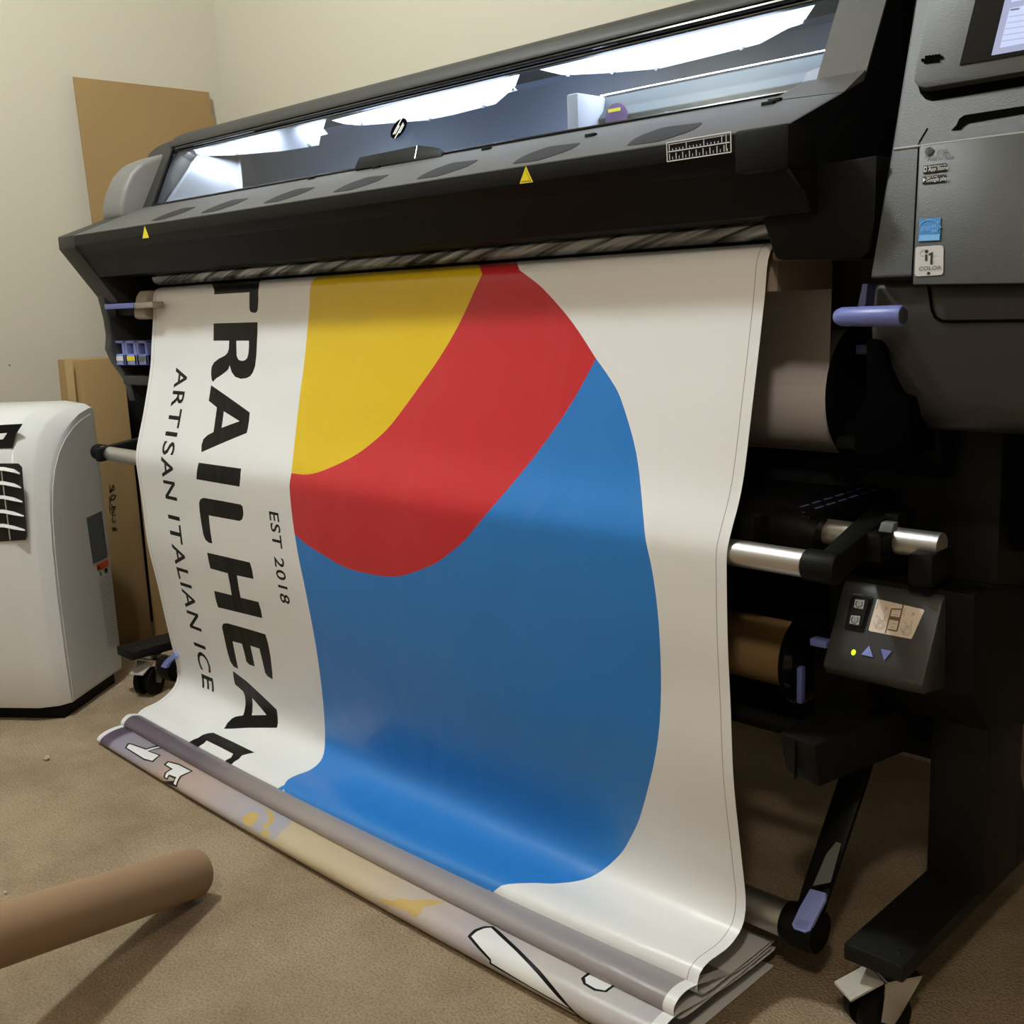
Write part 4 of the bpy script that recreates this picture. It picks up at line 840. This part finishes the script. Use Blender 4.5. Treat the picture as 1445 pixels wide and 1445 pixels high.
shapes.append(([(1 - .0165 / w, 0.02), (1 - .0152 / w, 0.02), (1 - .0152 / w, send), (1 - .0165 / w, send)], 5))
shapes.append(([(.012 / w, 0.02), (.013 / w, 0.02), (.013 / w, send), (.012 / w, send)], 5))
bn = thing('vinyl_banner', 'white vinyl banner with red, yellow and blue shape hanging from printer and folded on carpet', 'banner', (-1.55, 1.1, 0))
bm_ = [M['v_white'], M['v_blue'], M['v_red'], M['v_yellow'], M['v_black'], M['v_line']]
hp_ = SH.mesh('hanging_print', shapes, bm_, 0, bn)
# the folded earlier print
SF = Sheet(FO, .012); sN = SF.s
def sf_at(i): return SF.s[i * 10]
fs = []
mg = .011
# stations: 5..12 = middle fold, 17..25 = front fold
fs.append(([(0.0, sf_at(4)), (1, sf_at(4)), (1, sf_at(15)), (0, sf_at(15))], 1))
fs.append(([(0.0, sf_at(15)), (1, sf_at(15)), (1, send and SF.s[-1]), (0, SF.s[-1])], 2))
lo, hi = sf_at(18), sf_at(25)
IF = lambda pts: [SF.inv(x, y, sf_at(17), sf_at(23)) for x, y in pts]
z4 = lambda pts: [(120 + x / 3.6125, 960 + y / 3.6125) for x, y in pts]
z3 = lambda pts: [(600 + x / 2.89, 1100 + y / 2.89) for x, y in pts]
def patch(pts, mi): fs.append((IF(pts), mi))
patch(z4([(772, 690), (800, 655), (850, 632), (905, 622), (1000, 665), (1055, 715), (1035, 745), (1000, 770), (975, 812), (900, 785), (780, 720)]), 5)
patch(z4([(800, 700), (850, 668), (890, 680), (880, 710), (850, 745), (810, 735)]), 4)
patch(z4([(905, 640), (960, 680), (965, 720), (925, 760), (900, 745), (940, 715), (935, 690)]), 4)
patch(z4([(905, 765), (950, 770), (930, 800), (890, 780)]), 4)
c8 = lambda pts: [(340 + x / 4.014, 1050 + y / 4.014) for x, y in pts]
patch(c8([(790, 870), (830, 880), (860, 890), (900, 870), (970, 885), (1060, 880), (1140, 890), (1150, 900), (1080, 915), (1030, 925), (1020, 960), (990, 985), (930, 940), (850, 915), (800, 895)]), 4)
patch(z4([(203, 345), (218, 320), (235, 322), (312, 347), (372, 331), (405, 338), (405, 346), (328, 360), (388, 381), (347, 418), (300, 407)]), 3)
patch(z4([(212, 343), (224, 326), (236, 328), (310, 354), (374, 338), (392, 341), (318, 361), (376, 383), (343, 410), (302, 399)]), 0)
patch(z4([(400, 430), (422, 411), (480, 425), (552, 463), (520, 478), (492, 492), (480, 510), (470, 545), (444, 531), (450, 512), (456, 502), (430, 490), (420, 508), (400, 496), (406, 470), (435, 453)]), 3)
patch(z4([(412, 430), (425, 418), (478, 432), (538, 463), (512, 474), (485, 487), (472, 508), (463, 535), (452, 528), (466, 494), (428, 480), (416, 499), (408, 492), (414, 473), (448, 452)]), 0)
patch(z3([(172, 640), (200, 612), (240, 598), (278, 598), (310, 625), (380, 690), (470, 780), (560, 890), (640, 972), (590, 940), (430, 850), (262, 752), (262, 738), (215, 690)]), 3)
patch(z3([(188, 640), (210, 620), (240, 607), (268, 604), (300, 635), (370, 700), (455, 790), (540, 888), (590, 935), (430, 845), (270, 748), (268, 732), (225, 685)]), 0)
patch(z3([(635, 810), (668, 785), (778, 840), (740, 868), (690, 862), (645, 835)]), 3)
patch(z3([(652, 808), (678, 792), (765, 838), (733, 860), (695, 853), (655, 830)]), 0)
fs.append(([(0, 0), (mg, 0), (mg, SF.s[-1]), (0, SF.s[-1])], 0)); fs.append(([(1 - mg, 0), (1, 0), (1, SF.s[-1]), (1 - mg, SF.s[-1])], 0))
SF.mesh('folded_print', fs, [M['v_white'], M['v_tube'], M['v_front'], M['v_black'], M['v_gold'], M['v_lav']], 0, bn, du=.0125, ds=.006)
# ------------------------------------------------------------------ portable air conditioner
acF = Vector((-2.53, 1.0, 0)); au = Vector((.8, .6, 0)); av = Vector((-.6, .8, 0))
ac = thing('portable_air_conditioner', 'tall white portable air conditioner with louvred grille at left edge', 'air conditioner', tuple(acF))
def A(u, d, z): return acF + au * u + av * d + Vector((0, 0, z))
PF = [(.004, .035), (.0, .045), (-.006, .15), (-.009, .30), (-.006, .45), (.0, .55), (.008, .61), (.022, .655), (.045, .69), (.08, .717), (.13, .735), (.20, .743), (.28, .742), (.300, .738), (.306, .72), (.306, .05), (.30, .035)]
PS = [(.045, .035), (.042, .045), (.038, .15), (.036, .30), (.040, .42), (.048, .50), (.062, .56), (.080, .605), (.105, .640), (.140, .672), (.18, .695), (.225, .712), (.275, .722), (.292, .721), (.298, .71), (.298, .05), (.295, .035)]
def loft(stations):
    b = MB(); rings = []
    for u, pf in stations: rings.append([b.bm.verts.new(A(u, d, z)) for d, z in pf])
    fs = []; n = len(rings[0])
    for i in range(len(rings) - 1):
        for t in range(n): fs.append(b.bm.faces.new((rings[i][t], rings[i][(t + 1) % n], rings[i + 1][(t + 1) % n], rings[i + 1][t])))
    fs.append(b.bm.faces.new(rings[0])); fs.append(b.bm.faces.new(rings[-1][::-1])); bmesh.ops.recalc_face_normals(b.bm, faces=fs); return b
mix = lambda t, du=0: [((1 - t) * a[0] + t * c[0], (1 - t) * a[1] + t * c[1]) for a, c in zip(PF, PS)]
loft([(-.40, PS), (-.39, mix(.8)), (-.365, mix(.3)), (-.35, PF), (-.062, PF), (-.055, mix(.06)), (-.024, mix(.36)), (-.018, mix(.44)), (-.002, mix(.96)), (0, PS)]).build('body', M['acwhite'], ac)
SP = [(.052, .04), (.048, .15), (.046, .30), (.050, .42), (.058, .50), (.072, .555), (.090, .597), (.115, .631), (.150, .660), (.19, .682), (.235, .698), (.284, .707), (.290, .70), (.290, .04)]
MB().slab([A(.001, d, z) for d, z in SP], au, .002).build('side_panel', M['acwhite'], ac)
MB().slab([A(-.015, d, z) for d, z in ((.03, .0), (.03, .035), (.28, .035), (.28, .0))], au, .37).build('base', M['black'], ac)
def pf_(px, py, off=0.): return onpl(px, py, A(-.1, -.008 - off, .3), av)
def ps_(px, py, off=.0008): return onpl(px, py, A(off + .001, 0, 0), au)
G = [pf_(-60, 654, .001), pf_(26, 654, .001), pf_(31, 659, .001), pf_(38, 757, .001), pf_(36, 762, .001), pf_(-60, 768, .001)]
gr = MB().slab(G, -av, .0008).build('front_grille', M['acdark'], ac, smooth=False)
for k in range(5):
    y0_ = 642.5 + k * 20; b = MB()
    pts = [(-60, y0_ + 15), (5, y0_ + 16.5), (20, y0_ + 19.5), (27.5 + k * 1.9, y0_ + 24.5)]
    top = [pf_(x, y + 0, .002) for x, y in pts]; bot = [pf_(x, y + 5, .012) for x, y in pts[:-1]] + [pf_(pts[-1][0], pts[-1][1] + 2, .003)]
    for i in range(3):
        b.slab([top[i], top[i + 1], bot[i + 1], bot[i]], (-av + Vector((0, 0, .7))), .002)
    b.build('louver', M['acwhite'], gr)
b = MB()
for k in range(5): b.slab([pf_(1 + k * 2.6, 665 + k * 20, .0015), pf_(2.6 + k * 2.6, 665 + k * 20, .0015), pf_(4.6 + k * 2.6, 682 + k * 20, .0015), pf_(3 + k * 2.6, 682 + k * 20, .0015)], -av, .0008)
b.build('grille_bar', M['acwhite'], gr, smooth=False)
def pt_(px, py, off=0.):                                  # sloping shoulder
    return onpl(px, py, A(-.1, .008 - off, .61), (-av + Vector((0, 0, .35))))
dp = MB().slab([pt_(x, y, .004) for x, y in ((-60, 603), (31, 598), (22, 612), (17, 632), (-60, 634))], (-av + Vector((0, 0, .35))), .003).build('display', M['blackgloss'], ac, smooth=False)
MB().slab([pt_(x, y, .006) for x, y in ((-20, 613), (10, 611), (4, 620), (-20, 621))], (-av + Vector((0, 0, .35))), .001).build('display_window', M['whiteprint'], dp, smooth=False)
MB().slab([ps_(x, y) for x, y in ((122, 731), (143.5, 721), (152, 786), (131.5, 796))], au, .0006).build('spec_label', M['labelgrey'], ac, smooth=False)
ol = MB().slab([ps_(x, y) for x, y in ((136, 797.5), (152.5, 789), (153.5, 798), (138, 806))], au, .0006).build('warning_label', M['orange'], ac, smooth=False)
b = MB()
for q in (((141, 808), (142.5, 807), (143.3, 812), (142, 813)), ((147.5, 803), (151, 801), (152, 807), (148.5, 809)), ((138, 800), (140, 797.5), (141, 803), (138.7, 804))): b.slab([ps_(x, y, .0012) for x, y in q], au, .0003)
b.build('label_mark', M['ink'], ol, smooth=False)
b = MB()
for k in range(26):
    t = k / 25; xl = 139.5 + t * 13; xr = 156 + t * 12.5; y = 817 + t * 92; a = ps_(xl, y + 2); c = ps_(xr, y - 5); d = (c - a).normalized(); q = d.cross(au) * .0008; b.slab([a + q, a - q, c - q, c + q], au, .0003)
b.build('label_text_line', M['lightgrey'], ac, smooth=False)

# ------------------------------------------------------------------ cardboard in the corner
def edgeboard(name, label, q, n, t, m=M['card']):
    o = MB().slab(q, n, t).build(name, m, None, smooth=False); tag(o, label, 'cardboard'); return o
edgeboard('cardboard_sheet', 'large flat brown cardboard sheet leaning high against the left wall corner', [(-3.20, 1.555, .002), (-3.20, 2.02, .002), (-3.27, 2.012, 1.52), (-3.272, 1.995, 1.56), (-3.275, 1.992, 1.632), (-3.275, 1.549, 1.632)], (1, 0, .05), .006)
bx = thing('cardboard_box', 'tall slim brown cardboard carton with printed handling symbols standing behind air conditioner', 'box', (-3.0, 1.4, 0))
q0 = [at(x, y, 0, -3.0) for x, y in ((115, 508), (172, 505), (181, 592), (189, 754), (200, 900))]
qb = [(-3.0, q0[0].y, q0[0].z), (-3.0, q0[1].y + .002, q0[1].z), (-3.0, q0[3].y, .5), (-3.0, q0[3].y, .002), (-3.0, 1.30, .002)]
MB().slab([(-3.0, 1.335, .002), (-3.0, 1.475, .002), (-3.0, 1.475, q0[0].z), (-3.0, 1.352, q0[0].z)], (1, 0, 0), .15, .002).build('carton', M['card'], bx)
MB().slab([(-3.028, 1.310, .002), (-3.022, 1.324, .002), (-3.022, 1.338, q0[0].z + .006), (-3.028, 1.320, q0[0].z + .006)], (1, 0, 0), .004).build('open_flap', M['cardedge'], bx)
b = MB()
def bs(px, py): return at(px, py, 0, -2.9985)
def bl(q, w_=.0022):
    for i in range(len(q) - 1): line3(b, bs(*q[i]), bs(*q[i + 1]), w_, (1, 0, 0))
bl([(155.5, 694), (162, 690), (160, 684), (155.5, 694)]); bl([(155, 684), (155, 696)]); 
bl([(156, 706), (161, 704), (163.5, 699), (158, 698), (156, 706)]); bl([(154.5, 700), (155.5, 712)]); bl([(156, 717), (163.5, 714)]); bl([(157, 712), (162.5, 718), (157, 720)]); bl([(154.5, 713), (155.5, 724)])
for cy_ in (725, 733.5): bl([(160.5 + 2.6 * math.cos(t), cy_ + 2.8 * math.sin(t)) for t in [k * .7 for k in range(8 if cy_ < 730 else 7)]])
bl([(157, 744), (164.5, 749)]); bl([(159, 750), (162, 743)]); bl([(160, 746), (166, 746)])
b.build('handling_symbols', M['ink'], bx, smooth=False)
yb = at(206, 752, 0, -2.95).y
o = MB().box(-2.962, -2.95, yb, yb + .26, .002, .60, .001).build('cardboard_piece', M['card'], None); tag(o, 'lower brown cardboard piece standing in the gap between added shade panel and hanging banner', 'cardboard')
o = MB().box(-3.19, -3.165, 1.53, 2.03, .002, .79, .002).build('shade_panel', M['black'], None); tag(o, 'narrow black panel added to stand in for shade behind the tall carton', 'panel')  # added black sheet, stands for the deep shade between the cardboard
# ------------------------------------------------------------------ cardboard tube, propped up at its far end out of frame
T0 = Vector((-1.575, .800, .041)); Tm = Vector((-1.405, .441, .168)); td = (Tm - T0).normalized()
T1 = T0 + td * 1.05
tb = MB().pipe(T0, T1, .0405, .0375).build('cardboard_tube', M['tubecard'], None); tag(tb, 'thick brown cardboard tube slanting up off the carpet at lower left', 'cardboard tube')
# ------------------------------------------------------------------ paper scraps
def scrap(px, py, s, lab, grp=None):
    p = at(px, py, 2, .004); b = MB(); rng = random.Random(int(px)); pts = []
    for k in range(9):
        a = k * .7; r = s * (.5 + rng.random() * .7); pts.append(Vector((p.x + r * math.cos(a), p.y + r * .6 * math.sin(a), .003 + rng.random() * s * .45)))
    c = b.bm.verts.new((p.x, p.y, .003 + s * .35)); V = [b.bm.verts.new(q) for q in pts]
    for i in range(9): b.bm.faces.new((c, V[i], V[(i + 1) % 9]))
    r = bmesh.ops.solidify(b.bm, geom=b.bm.faces[:], thickness=.0006)
    o = b.build('paper_scrap', M['labelpaper'], None, smooth=False); tag(o, lab, 'paper scrap', 'paper scraps on the carpet'); return o
scrap(66, 1070, .014, 'larger torn white paper scrap on carpet below air conditioner'); scrap(8, 1259, .006, 'tiny white paper fleck on carpet just above the cardboard tube')
o = MB().tube([at(13.5, 515.5, 0, XL + .0005), at(13.5, 515.5, 0, XL + .0015)], .0022, 10).build('nail', M['ink'], None); tag(o, 'tiny dark nail head in the left wall above air conditioner', 'nail')
